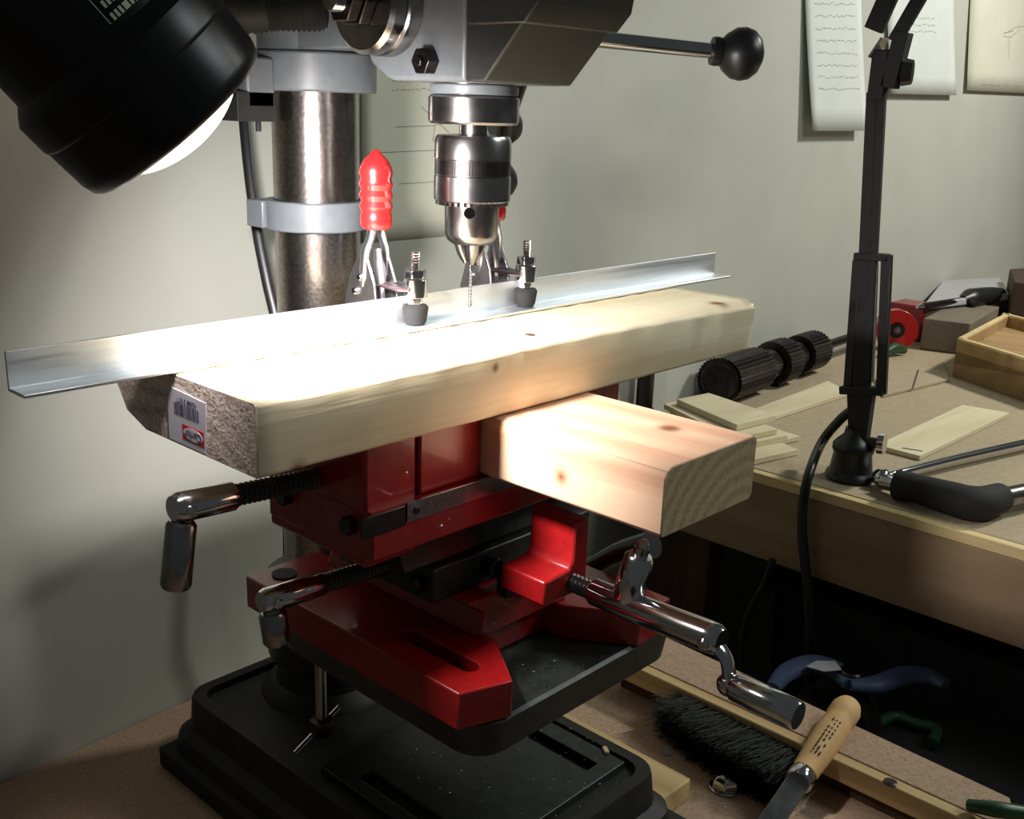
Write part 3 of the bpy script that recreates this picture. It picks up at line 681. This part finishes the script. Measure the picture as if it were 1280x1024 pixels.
def scrib(u0, v0, u1, v1, n):
    o = []
    for k in range(n):
        v = v0+(v1-v0)*k/max(1, n-1); u = u0
        while u < u1-.02:
            w_ = random.uniform(.01, .05); o.append((u, v+random.uniform(-.006, .006), min(u1, u+w_), v+random.uniform(-.006, .006))); u += w_+.015
    return o
ln = scrib(.25, .79, .68, .87, 3)+[(.35, .92, .55, .90), (.55, .90, .72, .95), (.28, .60, .62, .30*1+.3), (.62, .605, .95, .62), (.62, .605, .60, .52), (.60, .52, .95, .50), (.95, .62, .85, .50), (.66, .70, .78, .62), (.78, .62, .84, .70), (.05, .47, .97, .47), (.97, .47, .97, .30), (.30, .30, 1, .30), (.62, .27, .84, .27), (.62, .23, .84, .23), (.62, .27, .62, .23), (.84, .27, .84, .23), (.66, .38, .74, .38), (.5, .7, .75, .56)]
sheet('wall_drawing', [(452, 303), (594, 291), (592, 60), (450, 60)], 'paper2', 'cream pencil drawing on the wall between the column and the chuck', 'drawing', 0, ln, lw=.0003)
# bottom rail of the drawing board edge
sheet('note_paper', [(1003, 163), (1072, 163), (1074, -150), (1003, -150)], 'paper', 'white hanging note sheet with faint writing, left of the jointed lamp arm', 'paper', .016, scrib(.15, .18, .9, .58, 9))
sheet('note_paper', [(1106, 117), (1188, 119), (1191, -120), (1106, -120)], 'paper', 'shorter white note sheet just right of the jointed lamp arm', 'paper', .010, scrib(.25, .35, .7, .42, 3))
sheet('wall_drawing', [(1204, 113), (1330, 119), (1335, -140), (1220, -140)], 'paper2', 'cream drawing sheet with a small grey sketch at the right edge of the photo', 'drawing', .006, scrib(.12, .035, .9, .04, 1)+[(.30, .30, .42, .34), (.42, .34, .52, .35), (.30, .29, .38, .29), (.38, .29, .46, .33), (.31, .31, .40, .32), (.36, .28, .36, .18)])
# ---------------------------------------------------------------- jointed lamp arm on the right table
e = onz(1062, 598, T); AXx = e.x
aw = lambda x, y: onx(x, y, AXx)
lm = thing('jointed_lamp_arm', (e.x, e.y, T), 'tall dark jointed spring lamp arm clamped to the edge of the right table', 'lamp')
g = G(); g.lathe((e.x, e.y, T+.0006), (0, 0, 1), [(0, 0), (0, .026), (.003, .028), (.008, .0265), (.010, .024), (.012, .0235), (.030, .021), (.034, .023), (.040, .023), (.046, .018), (.052, .012), (.060, .011), (.060, 0)], 32); g.build('clamp_base', 'black', lm)
def bar(name, m, a, b, w_, d_=.008, parent=lm, bev=.001, label=None, taper=1):
    a, b = V(a), V(b); z = (b-a).normalized(); y = V((1, 0, 0)); s_ = z.cross(y).normalized(); y = s_.cross(z)
    g = G(); A_ = [a+s_*w_*i+y*d_*j for i, j in ((-1, -1), (1, -1), (1, 1), (-1, 1))]; B_ = [b+s_*w_*taper*i+y*d_*j for i, j in ((-1, -1), (1, -1), (1, 1), (-1, 1))]
    va = [g.bm.verts.new(p) for p in A_]; vb = [g.bm.verts.new(p) for p in B_]
    g.face(va[::-1]); g.face(vb)
    for k in range(4): g.face([va[k], va[(k+1) % 4], vb[(k+1) % 4], vb[k]])
    return g.build(name, m, parent, bev, label=label)
bar('lower_bracket', 'matblack', aw(1072, 585), aw(1077, 490), .0075, .006, taper=2.0)
bar('arm_tube', 'matblack', aw(1071, 530), aw(1091, 115), .0062, .003)
bar('arm_tube', 'matblack', aw(1081, 530), aw(1103, 110), .0045, .003)
bar('spring_cover', 'black', aw(1060, 488), aw(1072, 325), .0050, .003)
bar('spring_cover', 'black', aw(1102, 490), aw(1109, 318), .0058, .003)
bar('spring_rod', 'steel', aw(1091, 478), aw(1096, 330), .0013, .0013, bev=0)
bar('spring_bracket', 'matblack', aw(1052, 487), aw(1106, 489), .0045, .007)
bar('spring_bracket', 'matblack', aw(1070, 320), aw(1110, 322), .0038, .007)
bar('elbow_plate', 'matblack', aw(1096, 125), aw(1104, 62), .0085, .007)
bar('elbow_plate', 'matblack', aw(1112, 110), aw(1130, 40), .0080, .007)
bar('upper_arm_tube', 'matblack', aw(1092, 38), aw(1140, -70), .0100, .004)
bar('upper_arm_tube', 'matblack', aw(1118, 52), aw(1180, -55), .0068, .004)
bar('elbow_link', 'steel', aw(1090, 72), aw(1106, 48), .0012, .008, bev=0)
k0 = aw(1118, 90); g = G(); g.lathe(k0, V((.3, -1, 0)), [(0, 0), (0, .006), (.006, .006), (.008, .014), (.018, .012), (.018, 0)], 8); g.build('elbow_knob', 'black', lm)
k1 = aw(1082, 552); g = G(); kd = V((.2, -1, .05)).normalized(); g.cyl(k1, k1+kd*.014, .006, n=16); g.build('tilt_stud', 'black', lm)
g = G(); g.lathe(k1+kd*.014, kd, [(0, 0), (0, .012), (.007, .012), (.007, 0)], 20); g.build('tilt_knob', 'chrome', lm)
g = G(); wy = TX-.010
cpts = [aw(1066, 512), aw(1050, 525), aw(1028, 552), onx(1012, 590, wy+.004), onx(1004, 630, wy), onx(1003, 670, wy), onx(1008, 720, wy), onx(1012, 790, wy), onx(1010, 900, wy)]
g.tube([tuple(p) for p in cpts], .0055, 12, 6); g.build('cable', 'black', lm, label='black cable drooping over the table edge')
# ---------------------------------------------------------------- things on the right table
def slab(name, pts, zbot, h, m, label, cat, group=None, bev=.0006, kids=None):
    """pts: pixel corners of the TOP face, read on the plane z = zbot+h"""
    P = [onz(x, y, zbot+h) for x, y in pts]; c = sum(P, V())/len(P)
    g = G(); g.prism([(p.x, p.y, zbot) for p in P], (0, 0, h)); o = g.build(name, m, None, bev); return tag(o, label, cat, group)
t1 = slab('thin_board', [(1096, 556), (1150, 570), (1262, 516), (1203, 506)], T+.0005, .006, 'pine3', 'pale thin board with a pencil mark, right of the jointed lamp base', 'board')
a, b = onz(1128, 560, T+.0068), onz(1153, 564, T+.0068); g = G(); s_ = (b-a).cross(V((0, 0, 1))).normalized()*.0012
g.prism([a-s_, b-s_, b+s_, a+s_], (0, 0, .0002)); g.build('pencil_mark', 'dink', t1)
slab('thin_board', [(925, 518), (962, 522), (1062, 490), (1035, 476)], T+.0005, .006, 'pine3', 'pale thin board behind the jointed lamp arm, partly under the small stack', 'board')
z = T+.0008
slab('scrap_board', [(905, 560), (940, 575), (998, 562), (966, 548)], z, .007, 'pine3', 'small pale scrap lying loose in front of the scrap stack', 'board')
stk = [([(838, 512), (925, 556), (985, 544), (880, 505)], .008, 'second lowest scrap board of the stack beside the reddish offcut'),
       ([(830, 505), (916, 548), (972, 536), (868, 496)], .007, 'dark-edged scrap board second from the top of the stack'),
       ([(846, 499), (921, 531), (970, 519), (886, 491)], .008, 'top pale scrap board of the stack beyond the short offcut')]
zz = T+.0070+.0008
for pts, h, lbl in stk:
    slab('scrap_board', pts, zz, h, 'pine3', lbl, 'board'); zz += h+.0006
slab('scrap_board', [(840, 520), (930, 562), (1000, 545), (890, 512)], T+.0008, .0062, 'pine3', 'lowest scrap board under the small stack, its corner sticking out', 'board')
# geared shaft near the wall
sy_ = None
c0 = ony(868, 462, .345); c1 = ony(1062, 437, .372)
c0 = V((.98, wally(.98)-.037, T+.035)); c1 = V((1.52, wally(1.52)-.036, T+.0355))
sh = thing('geared_shaft', tuple((c0+c1)/2), 'dark greasy shaft with several toothed gears lying against the wall', 'machine part')
dS = (c1-c0); Ls = dS.length; dn = dS.normalized()
g = G(); g.cyl(c0, c1, .0075, n=20); g.build('shaft', 'dsteel', sh)
def px_t(px):  # position along the shaft for a pixel column
    best = min(range(101), key=lambda k: abs((((c0+dS*(k/100))-CAM).dot(CR)/((c0+dS*(k/100))-CAM).dot(CF))*FPX+640-px)); return best/100
for (pa, pb, r_, m_) in ((862, 886, .0340, 'dsteel'), (888, 900, .028, 'steel'), (903, 948, .0320, 'dsteel'), (950, 962, .023, 'steel'), (964, 982, .0340, 'dsteel'), (984, 996, .022, 'steel'), (998, 1018, .031, 'dsteel')):
    g = G(); A_, B_ = c0+dS*px_t(pa), c0+dS*px_t(pb); x_, y_, a_ = basis(dn); Lg = (B_-A_).length; A_.z = B_.z = max(A_.z, T+r_+.001) if False else A_.z
    n_ = 34; ra = []; 
    loopA = []; loopB = []
    for k in range(n_*2):
        rr_ = r_ if k % 2 == 0 else r_*.94; an = math.pi*k/n_; o_ = (x_*math.cos(an)+y_*math.sin(an))*rr_
        loopA.append(A_+o_); loopB.append(B_+o_)
    loft(g, [loopA, loopB]); g.build('gear', m_, sh, smooth=False)
# tall dark steel cylinder behind the long board
pc_ = onx(806, 492, TX+.055)
g = G(); g.lathe((pc_.x, pc_.y, T+.0008), (0, 0, 1), [(0, 0), (0, .014), (.02, .014), (.022, .011), (.075, .011), (.077, .0135), (.100, .0135), (.102, 0)], 24); tag(g.build('steel_spacer', 'dsteel'), 'dark steel cylinder standing on the table, glimpsed between the two boards', 'machine part')
# wooden box at the right edge
bz = T+.0008; bh = .062
p0 = onz(1190, 470, bz); q1 = onz(1280, 501, bz); fd = (q1-p0).normalized(); bd = V((0, 0, 1)).cross(fd).normalized(); bd = V((.985, .10, 0)).normalized()
fd = V((fd.x, fd.y, 0)); W1, W2 = .20, .30
wb = thing('wooden_box', tuple(p0), 'light brown open wooden box with pale rim at the right edge', 'box')
def wallp(a, b, th, name='side_panel'):
    a, b = V(a), V(b); d = (b-a).normalized(); nrm = V((-d.y, d.x, 0))*th
    g = G(); g.prism([a, b, b+nrm, a+nrm], (0, 0, bh-.004)); o = g.build(name, 'pine3' if False else 'greywood', wb, .0006)
    g = G(); a2 = a+V((0, 0, bh-.0038)); b2 = b+V((0, 0, bh-.0038)); g.prism([a2, b2, b2+nrm, a2+nrm], (0, 0, .004)); g.build('rim', 'edge', wb, .0005)
M['greywood'] = wood('box_wood', (176, 146, 104), (148, 118, 80), 1, 30)
A0 = p0; A1 = p0+fd*W1; A2 = A1+bd*W2; A3 = A0+bd*W2
wallp(A0, A1, .009); wallp(A1, A2, .009); wallp(A2, A3, .009); wallp(A3, A0, .009)
g = G(); g.prism([A0+V((0, 0, .001)), A1+V((0, 0, .001)), A2+V((0, 0, .001)), A3+V((0, 0, .001))], (0, 0, bh-.022)); g.build('tray_bottom', 'greywood', wb)
# flat board, grey block, tools beyond
slab('flat_board', [(1088, 462), (1180, 452), (1186, 474), (1104, 494)], T+.0005, .004, 'hardboard', 'tan flat board with a dark scratch in front of the wooden box', 'board')
a, b = onz(1148, 463, T+.0052), onz(1141, 486, T+.0052); g = G(); s_ = V((.0016, 0, 0)); g.prism([a-s_, b-s_, b+s_, a+s_], (0, 0, .0012)); tag(g.build('nail', 'dsteel'), 'dark nail on the tan flat board', 'nail')
g0 = onz(1149, 437, T); 
gb = [V((g0.x, g0.y, 0)), V((g0.x+.02, g0.y-.075, 0)), V((g0.x+.24, g0.y-.045, 0)), V((g0.x+.22, g0.y+.03, 0))]
GH = .056
g = G(); g.prism([(p.x, p.y, T+.0008) for p in gb], (0, 0, GH)); tag(g.build('grey_block', 'greyblk', None, .002), 'dull grey wooden block behind the wooden box', 'block')
zt2 = T+.0008+GH
ta, tb_ = onz(1152, 383, zt2+.012), onz(1205, 375, zt2+.012)
tl = thing('black_tool', tuple(ta.lerp(tb_, .5)), 'black hand tool with bright tip lying on the grey block', 'tool')
dT = (tb_-ta).normalized(); tc_ = tb_+dT*.13
g = G(); g.cyl(ta, tb_, .006, n=14); g.build('shank', 'dsteel', tl)
g = G(); g.cyl(ta-dT*.014, ta, .003, .006, n=14); g.build('tip', 'chrome', tl, label='bright tip')
g = G(); g.tube([tb_-dT*.005, tb_+dT*.02, tb_+dT*.06, tb_+dT*.10, tc_], [.009, .020, .019, .017, .013], 14, 4); g.build('grip', 'black', tl)
g = G(); g.tube([tb_+dT*.01, tb_+dT*.01+V((-.01, -.02, -.006))], [.009, .006], 10, 1); g.build('trigger', 'black', tl)
# red reel beyond the lamp arm
rr0 = onz(1118, 412, T); rw = onw(1120, 388, .058); rcx = V((rw.x, rw.y, T+.0365)); rr_ax = V((-.80, -.58, .08)).normalized()
rl = thing('red_reel', (rcx.x, rcx.y, T), 'red reel standing behind the jointed lamp arm', 'reel')
g = G(); g.ring(rcx, rcx+rr_ax*.026, .0355, .013, 36); g.build('rim', 'vinyl', rl, .001)
g = G(); g.ring(rcx+rr_ax*.001, rcx+rr_ax*.029, .0128, .006, 24); g.build('hub', 'dsteel', rl)
rb = onw(1141, 400, .045); g = G(); g.box((rb.x-.03, rb.y-.03, T+.0008), (rb.x+.03, rb.y+.035, T+.066)); g0_ = g.build('red_case', 'red', None, .003); tag(g0_, 'dark red case standing beside the red reel against the wall', 'case')
gr = onz(1106, 441, T+.0105); g = G(); g.tube([gr, gr+V((.03, -.002, .004)), gr+V((.055, -.01, -.002))], [.006, .010, .007], 10, 4); tag(g.build('green_grip', 'green'), 'small green grip on the table in front of the red reel', 'tool')
# papers, plastic pack, dark book at the back right
pk = [onz(x, y, T+.075) for x, y in ((1156, 378), (1262, 366), (1250, 346), (1178, 350))]
g = G(); g.prism([(p.x, p.y, T+.060) for p in pk], (0, 0, .014)); 
zst = T+.0008
pkx = [p.x for p in pk]; pky = [p.y for p in pk]
stand = G(); stand.prism([(p.x*.96+.04*sum(pkx)/4, min(p.y, wally(p.x)-.02)*.96+.04*sum(pky)/4, zst) for p in pk], (0, 0, .058)); tag(stand.build('brown_box', 'brown', None, .002), 'low brown cardboard box under the milky plastic pack near the wall', 'box')
tag(g.build('plastic_pack', 'clear', None, .003), 'milky plastic pack lying on the brown box near the wall', 'plastic pack')
bk_ = [onz(x, y, T+.105) for x, y in ((1268, 352), (1365, 362), (1360, 330), (1262, 336))]
g = G(); g.prism([(p.x, p.y, T+.0008) for p in bk_], (0, 0, .104)); 
tag(g.build('dark_crate', 'brown', None, .003), 'dark brown crate at the far right end of the table', 'crate')
# black gripped tool with silver bars in front
ht = thing('gripped_tool', tuple(onz(1180, 620, T)), 'black padded grip tool with silver bars lying in front of the lamp base', 'tool')
zq = T+.0035
p_ = [onz(1122, 606, T+.016), onz(1150, 612, T+.018), onz(1185, 622, T+.018), onz(1220, 630, T+.018), onz(1250, 622, T+.018)]
g = G(); g.tube(p_, [.0165, .0155, .0175, .0185, .0155], 20, 6); g.build('grip', 'rubber', ht, label='thick black rubber grip')
g = G(); q_ = [onz(1094, 598, T+.009), onz(1120, 593, T+.012), onz(1200, 573, T+.012), onz(1330, 544, T+.012)]; g.tube(q_, [.005, .0058, .0058, .0058], 14, 4); g.build('bar', 'chrome', ht, label='long silver bar')
g = G(); q_ = [onz(1240, 626, T+.018), onz(1262, 621, T+.018), onz(1340, 606, T+.018)]; g.tube(q_, .0110, 16, 4); g.build('socket_tube', 'steel', ht)
g = G(); g.ball(onz(1102, 597, T+.012), .0105); g.build('end_cap', 'chrome', ht)
g = G(); g.tube([onz(1104, 602, T+.012), onz(1126, 607, T+.014)], .009, 14, 1); g.build('neck', 'steel', ht)
# ---------------------------------------------------------------- lower shelf and things in the gap
shz = -.475
shf = thing('lower_shelf', (1.0, -.1, FZ), 'dark low shelf below the right table, holding pliers and clamps', 'shelf')
g = G(); g.box((.56, -.50, shz-.02), (.80, .06, shz)); g.build('board', 'matblack', shf)
for (a_, b_) in ((.60, -.48), (.60, .01)):
    g = G(); g.box((a_, b_, FZ), (a_+.04, b_+.04, shz-.021)); g.build('leg', 'dkwood', shf)
# plastic bin standing on the floor under the table
g = G(); loft(g, [rrect(TX+.22, -.30, TX+.75, .22, .03, FZ+.001), rrect(TX+.20, -.33, TX+.78, .25, .03, -.50), rrect(TX+.185, -.345, TX+.795, .265, .03, -.495), rrect(TX+.185, -.345, TX+.795, .265, .03, -.480)]); tag(g.build('storage_bin', 'darkcloth', None), 'dark green-grey storage bin in the shade under the right table', 'bin')
def pts3(lst, Z): return [onz(x, y, Z) for x, y in lst]
zc = shz+.032
cl = thing('blue_clamp', tuple(onz(1070, 850, shz)), 'spring clamp with two blue-grey curved handles in the gap between benches', 'clamp')
g = G(); P = pts3([(966, 860), (985, 840), (1015, 830), (1045, 838), (1062, 856)], zc); g.tube(P, [.008, .012, .013, .013, .009], 14, 6, .7); g.build('handle', 'blue', cl, label='left blue handle with pale tip')
g = G(); P = pts3([(1062, 856), (1095, 856), (1130, 845), (1160, 846), (1182, 856)], zc); g.tube(P, [.009, .012, .0135, .012, .008], 14, 6, .7); g.build('handle', 'blue', cl)
g = G(); c_ = onz(1062, 860, zc-.012); g.cyl(c_, c_+V((0, 0, .022)), .013, n=20, ch=.002); g.build('pivot', 'dsteel', cl)
g = G(); P = pts3([(1056, 866), (1050, 900), (1070, 930)], zc-.016); g.tube(P, [.012, .010, .007], 12, 4, .6); g.build('jaw', 'dsteel', cl)
g = G(); P = pts3([(1074, 866), (1090, 900), (1090, 935)], zc-.016); g.tube(P, [.012, .010, .007], 12, 4, .6); g.build('jaw', 'dsteel', cl)
g = G(); P = pts3([(1012, 826), (1045, 829)], zc+.0065); 
P = pts3([(1008, 834), (1020, 827), (1044, 827), (1052, 838), (1030, 840)], zc+.0095); g.prism(P, (0, 0, .0008)); g.build('tip_label', 'label', cl, label='pale tape on the blue handle')
g = G(); P = pts3([(1096, 905), (1120, 896), (1145, 905), (1170, 912), (1165, 930)], shz+.008); g.tube(P, .006, 10, 6); tag(g.build('green_hook', 'green'), 'dark green curved hook beyond the edge of the low bench', 'hook')
g = G(); P = [V((.70, .1, -.40))]
P = [tuple(onx(x, y, TX-.02)) for x, y in ((966, 700), (955, 730), (937, 765), (928, 800), (926, 840), (930, 900))]
g.tube(P, .0045, 10, 6); tag(g.build('hanging_cable', 'black'), 'thin black cable hanging below the apron, left of the lamp cable', 'cable')
# ---------------------------------------------------------------- things on the press bench
# riser board under the press base
g = G(); g.box((.088, -.16, BZ+.0006), (.318, .292, BZ+.0175)); tag(g.build('riser_board', 'matblack', None, .002), 'black painted board lying under the drill press base', 'board')
# plywood strip beside the base with screw hole
la0, la1 = onz(700, 858, BZ+.018), onz(870, 962, BZ+.018)
g = G(); lxa = .322; g.box((lxa, -.030, BZ+.0006), (lxa+.036, .20, BZ+.0190)); st = g.build('wood_strip', 'pine4', None, .0015); tag(st, 'pale wooden strip with a screw hole alongside the black base', 'strip')
hp = onz(833, 941, BZ+.0192); g = G(); g.lathe((hp.x, hp.y, BZ+.0188), (0, 0, 1), [(0, 0), (0, .0042), (.0007, .0042), (.0007, 0)], 18); g.build('screw_hole', 'matblack', st)
# raised plank at the bench end
RZ = BZ+.0006
rp = thing('raised_plank', (.48, -.05, BZ), 'raised plank along the right end of the low bench with a dark screw', 'plank')
rz_ = RZ+.034; e0, e1_, e2_ = onz(920, 833, rz_), onz(1262, 997, rz_), onz(1268, 1016, rz_); ex = e0.x
g = G(); g.prism([(.452, -.27, RZ+.016), (e2_.x-.02, -.272, RZ+.016), (e2_.x, e2_.y, RZ+.016), (e1_.x, e1_.y, RZ+.016), (ex, .12, RZ+.016), (.452, .12, RZ+.016)], (0, 0, .018)); g.build('top_board', 'chip', rp, .0008)
g = G(); g.box((.440, -.27, RZ+.016), (.4518, .12, RZ+.0335)); g.build('edge_strip', 'pine4', rp, .0015)
g = G(); g.box((.452, -.26, RZ), (.480, .11, RZ+.0158)); g.build('shadow_cleat', 'dkwood', rp)  # recessed piece in dark wood, colour stands for the shadow gap under the plank
sp_ = onz(1113, 978, RZ+.0345); g = G(); g.lathe((sp_.x, sp_.y, RZ+.0342), (0, 0, 1), [(0, 0), (0, .0052), (.0006, .0052), (.0012, .0035), (.0012, 0)], 18); g.build('screw', 'dsteel', rp)
# brush
br = thing('dust_brush', tuple(onz(920, 935, BZ)), 'black bristled dust brush lying in front of the raised plank', 'brush')
b0, b1 = onz(872, 880, BZ+.012), onz(1008, 962, BZ+.012)
bdv = (b1-b0).normalized(); bs_ = V((0, 0, 1)).cross(bdv).normalized()
if bs_.x > 0: bs_ = -bs_
g = G(); g.obox(b0.lerp(b1, .5)+V((0, 0, .0075))-bs_*.008, bdv*((b1-b0).length/2), bs_*.006, V((0, 0, .005))); g.build('brush_back', 'dkwood', br, .001)
g = G()
for k in range(7000):
    t = random.random(); s0 = b0.lerp(b1, t)-bs_*.004+V((0, 0, random.uniform(0, .020)-.004))
    Lb = random.uniform(.046, .066)*(1-.18*abs(t-.5)); d_ = (bs_+bdv*random.uniform(-.28, .28)+V((0, 0, random.uniform(-.22, .18)))).normalized()
    e_ = s0+d_*Lb; e_.z = max(e_.z, BZ+.0008); s0.z = max(s0.z, BZ+.001); w_ = bdv*.00045
    g.face([g.bm.verts.new(q) for q in (s0-w_, s0+w_, e_+w_*.6, e_-w_*.6)])
o = g.build('bristles', 'bristle', br, smooth=False, label='dense black bristles'); o['kind'] = 'stuff'
# dome nut
dn_ = onz(906, 985, BZ); g = G(); g.lathe((dn_.x, dn_.y, BZ+.0006), (0, 0, 1), [(0, 0), (0, .0108), (.005, .0112), (.0080, .0100), (.011, .0066), (.0122, 0)], 6)
g.lathe((dn_.x, dn_.y, BZ+.0006), (0, 0, 1), [(0, .002), (0, .0125), (.0012, .0125), (.0012, .002)], 24)
tag(g.build('hex_bolt_head', 'chrome', None, .0008), 'bright hexagonal bolt head on the bench left of the chisel', 'bolt')
# chisel: handle up over the plank, blade on the bench
hA = onz(1062, 880, RZ+.034+.030); hB = onz(1003, 968, BZ+.032)
KC = 1.24; hA = onz(1060, 884, RZ+.034+.0128); hB = onz(1004, 968, RZ+.0340); hC = onz(958, 1036, BZ+.012)
cz = thing('wood_chisel', tuple(hB), 'chisel with turned wooden handle leaning across the raised plank', 'chisel')
dh = (hA-hB).normalized(); Lh = (hA-hB).length
g = G(); g.lathe(hB, dh, [(0, 0), (0, .0078*KC), (.004, .0082*KC), (Lh*.3, .0092*KC), (Lh*.55, .0100*KC), (Lh*.72, .0095*KC), (Lh*.80, .0092*KC), (Lh*.82, .0098*KC), (Lh*.95, .0098*KC), (Lh*1.02, .0080*KC), (Lh*1.07, .004*KC), (Lh*1.08, 0)], 32); hh = g.build('handle', 'handle', cz, label='pale turned wooden handle')
g = G(); g.lathe(hB-dh*.011, dh, [(0, 0), (0, .0078*KC), (.001, .0084*KC), (.011, .0086*KC), (.012, .0080*KC), (.012, 0)], 28); g.build('ferrule', 'chrome', cz)
vw = (CAM-hB); vw = (vw-dh*vw.dot(dh)).normalized(); sw = dh.cross(vw)
db = (hC-hB).normalized()
g = G(); m0 = hB-dh*.009; g.obox(m0+db*.036, db*.036, sw*.0084, vw*.0013); g.build('blade', 'steel', cz, .0005)
g = G()
for k in range(9):
    tt = Lh*(.18+.055*k)
    for s_ in (-.0028, 0, .0028):
        if random.random() < .8:
            c_ = hB+dh*tt+sw*(s_-.0012)+vw*.0119; g.obox(c_, dh*random.uniform(.0007, .0015), sw*.0006, vw*.0006)
g.build('stamped_print', 'dink', hh, smooth=False)
# loose chips and sawdust
g = G()
def flake(c, r_):
    a = random.random()*6.28; x_ = V((math.cos(a), math.sin(a), 0))*r_; y_ = V((-math.sin(a), math.cos(a), random.uniform(-.2, .5)))*r_*random.uniform(.3, .9); c = V(c)+V((0, 0, r_*.5))
    g.face([g.bm.verts.new(q) for q in (c-x_-y_, c+x_-y_, c+x_+y_, c-x_+y_)])
for k in range(260): flake((random.uniform(.362, .436), random.uniform(-.25, .10), BZ+.0004 if random.random() < .0 else BZ+.0006), random.uniform(.0003, .0009))
for k in range(90): flake((random.uniform(.456, .488), random.uniform(-.24, .05), RZ+.0342), random.uniform(.0003, .0008))
for k in range(70): flake((random.uniform(-.02, .09), random.uniform(.02, .33), BZ+.0006), random.uniform(.0003, .0009))
o = g.build('sawdust', 'dust', smooth=False); tag(o, 'scattered sawdust and tiny chips on the low bench', 'sawdust', None, 'stuff')
g = G()
for k in range(26):
    c = onz(935+random.uniform(-14, 20), 915+random.uniform(-8, 16), BZ+.024); flake(c, random.uniform(.0015, .004))
o = g.build('wood_shavings', 'dust', smooth=False); tag(o, 'small curl of pale wood shavings on the dust brush', 'shavings', None, 'stuff')
c_ = onz(757, 938, -.317); g = G(); g.obox(c_, V((.002, .003, 0)), V((.0015, -.001, .0)), V((0, 0, .0012))); tag(g.build('wood_chip', 'dust', None, .0004), 'single pale wood chip on the black press base', 'wood chip')
g = G()
for k in range(150): flake((random.uniform(.165, .29), random.uniform(-.03, .10), -.3174), random.uniform(.0002, .0005))
for k in range(60): flake((random.uniform(.165, .215), random.uniform(-.04, -.01), tz+.0003), random.uniform(.0002, .0007))
o = g.build('metal_chips', 'chrome', smooth=False); tag(o, 'fine bright chips scattered on the press table and base', 'metal chips', None, 'stuff')
c_ = onz(1245, 1012, RZ+.045); g = G(); g.tube([c_+V((.03, -.03, -.006)), c_, c_+V((.0, .018, -.006))], [.005, .006, .0045], 10, 4); tag(g.build('screwdriver', 'green'), 'dark green tool handle on the corner of the raised plank', 'tool')
for o in bpy.data.objects:
    if '_off' in o: del o['_off']
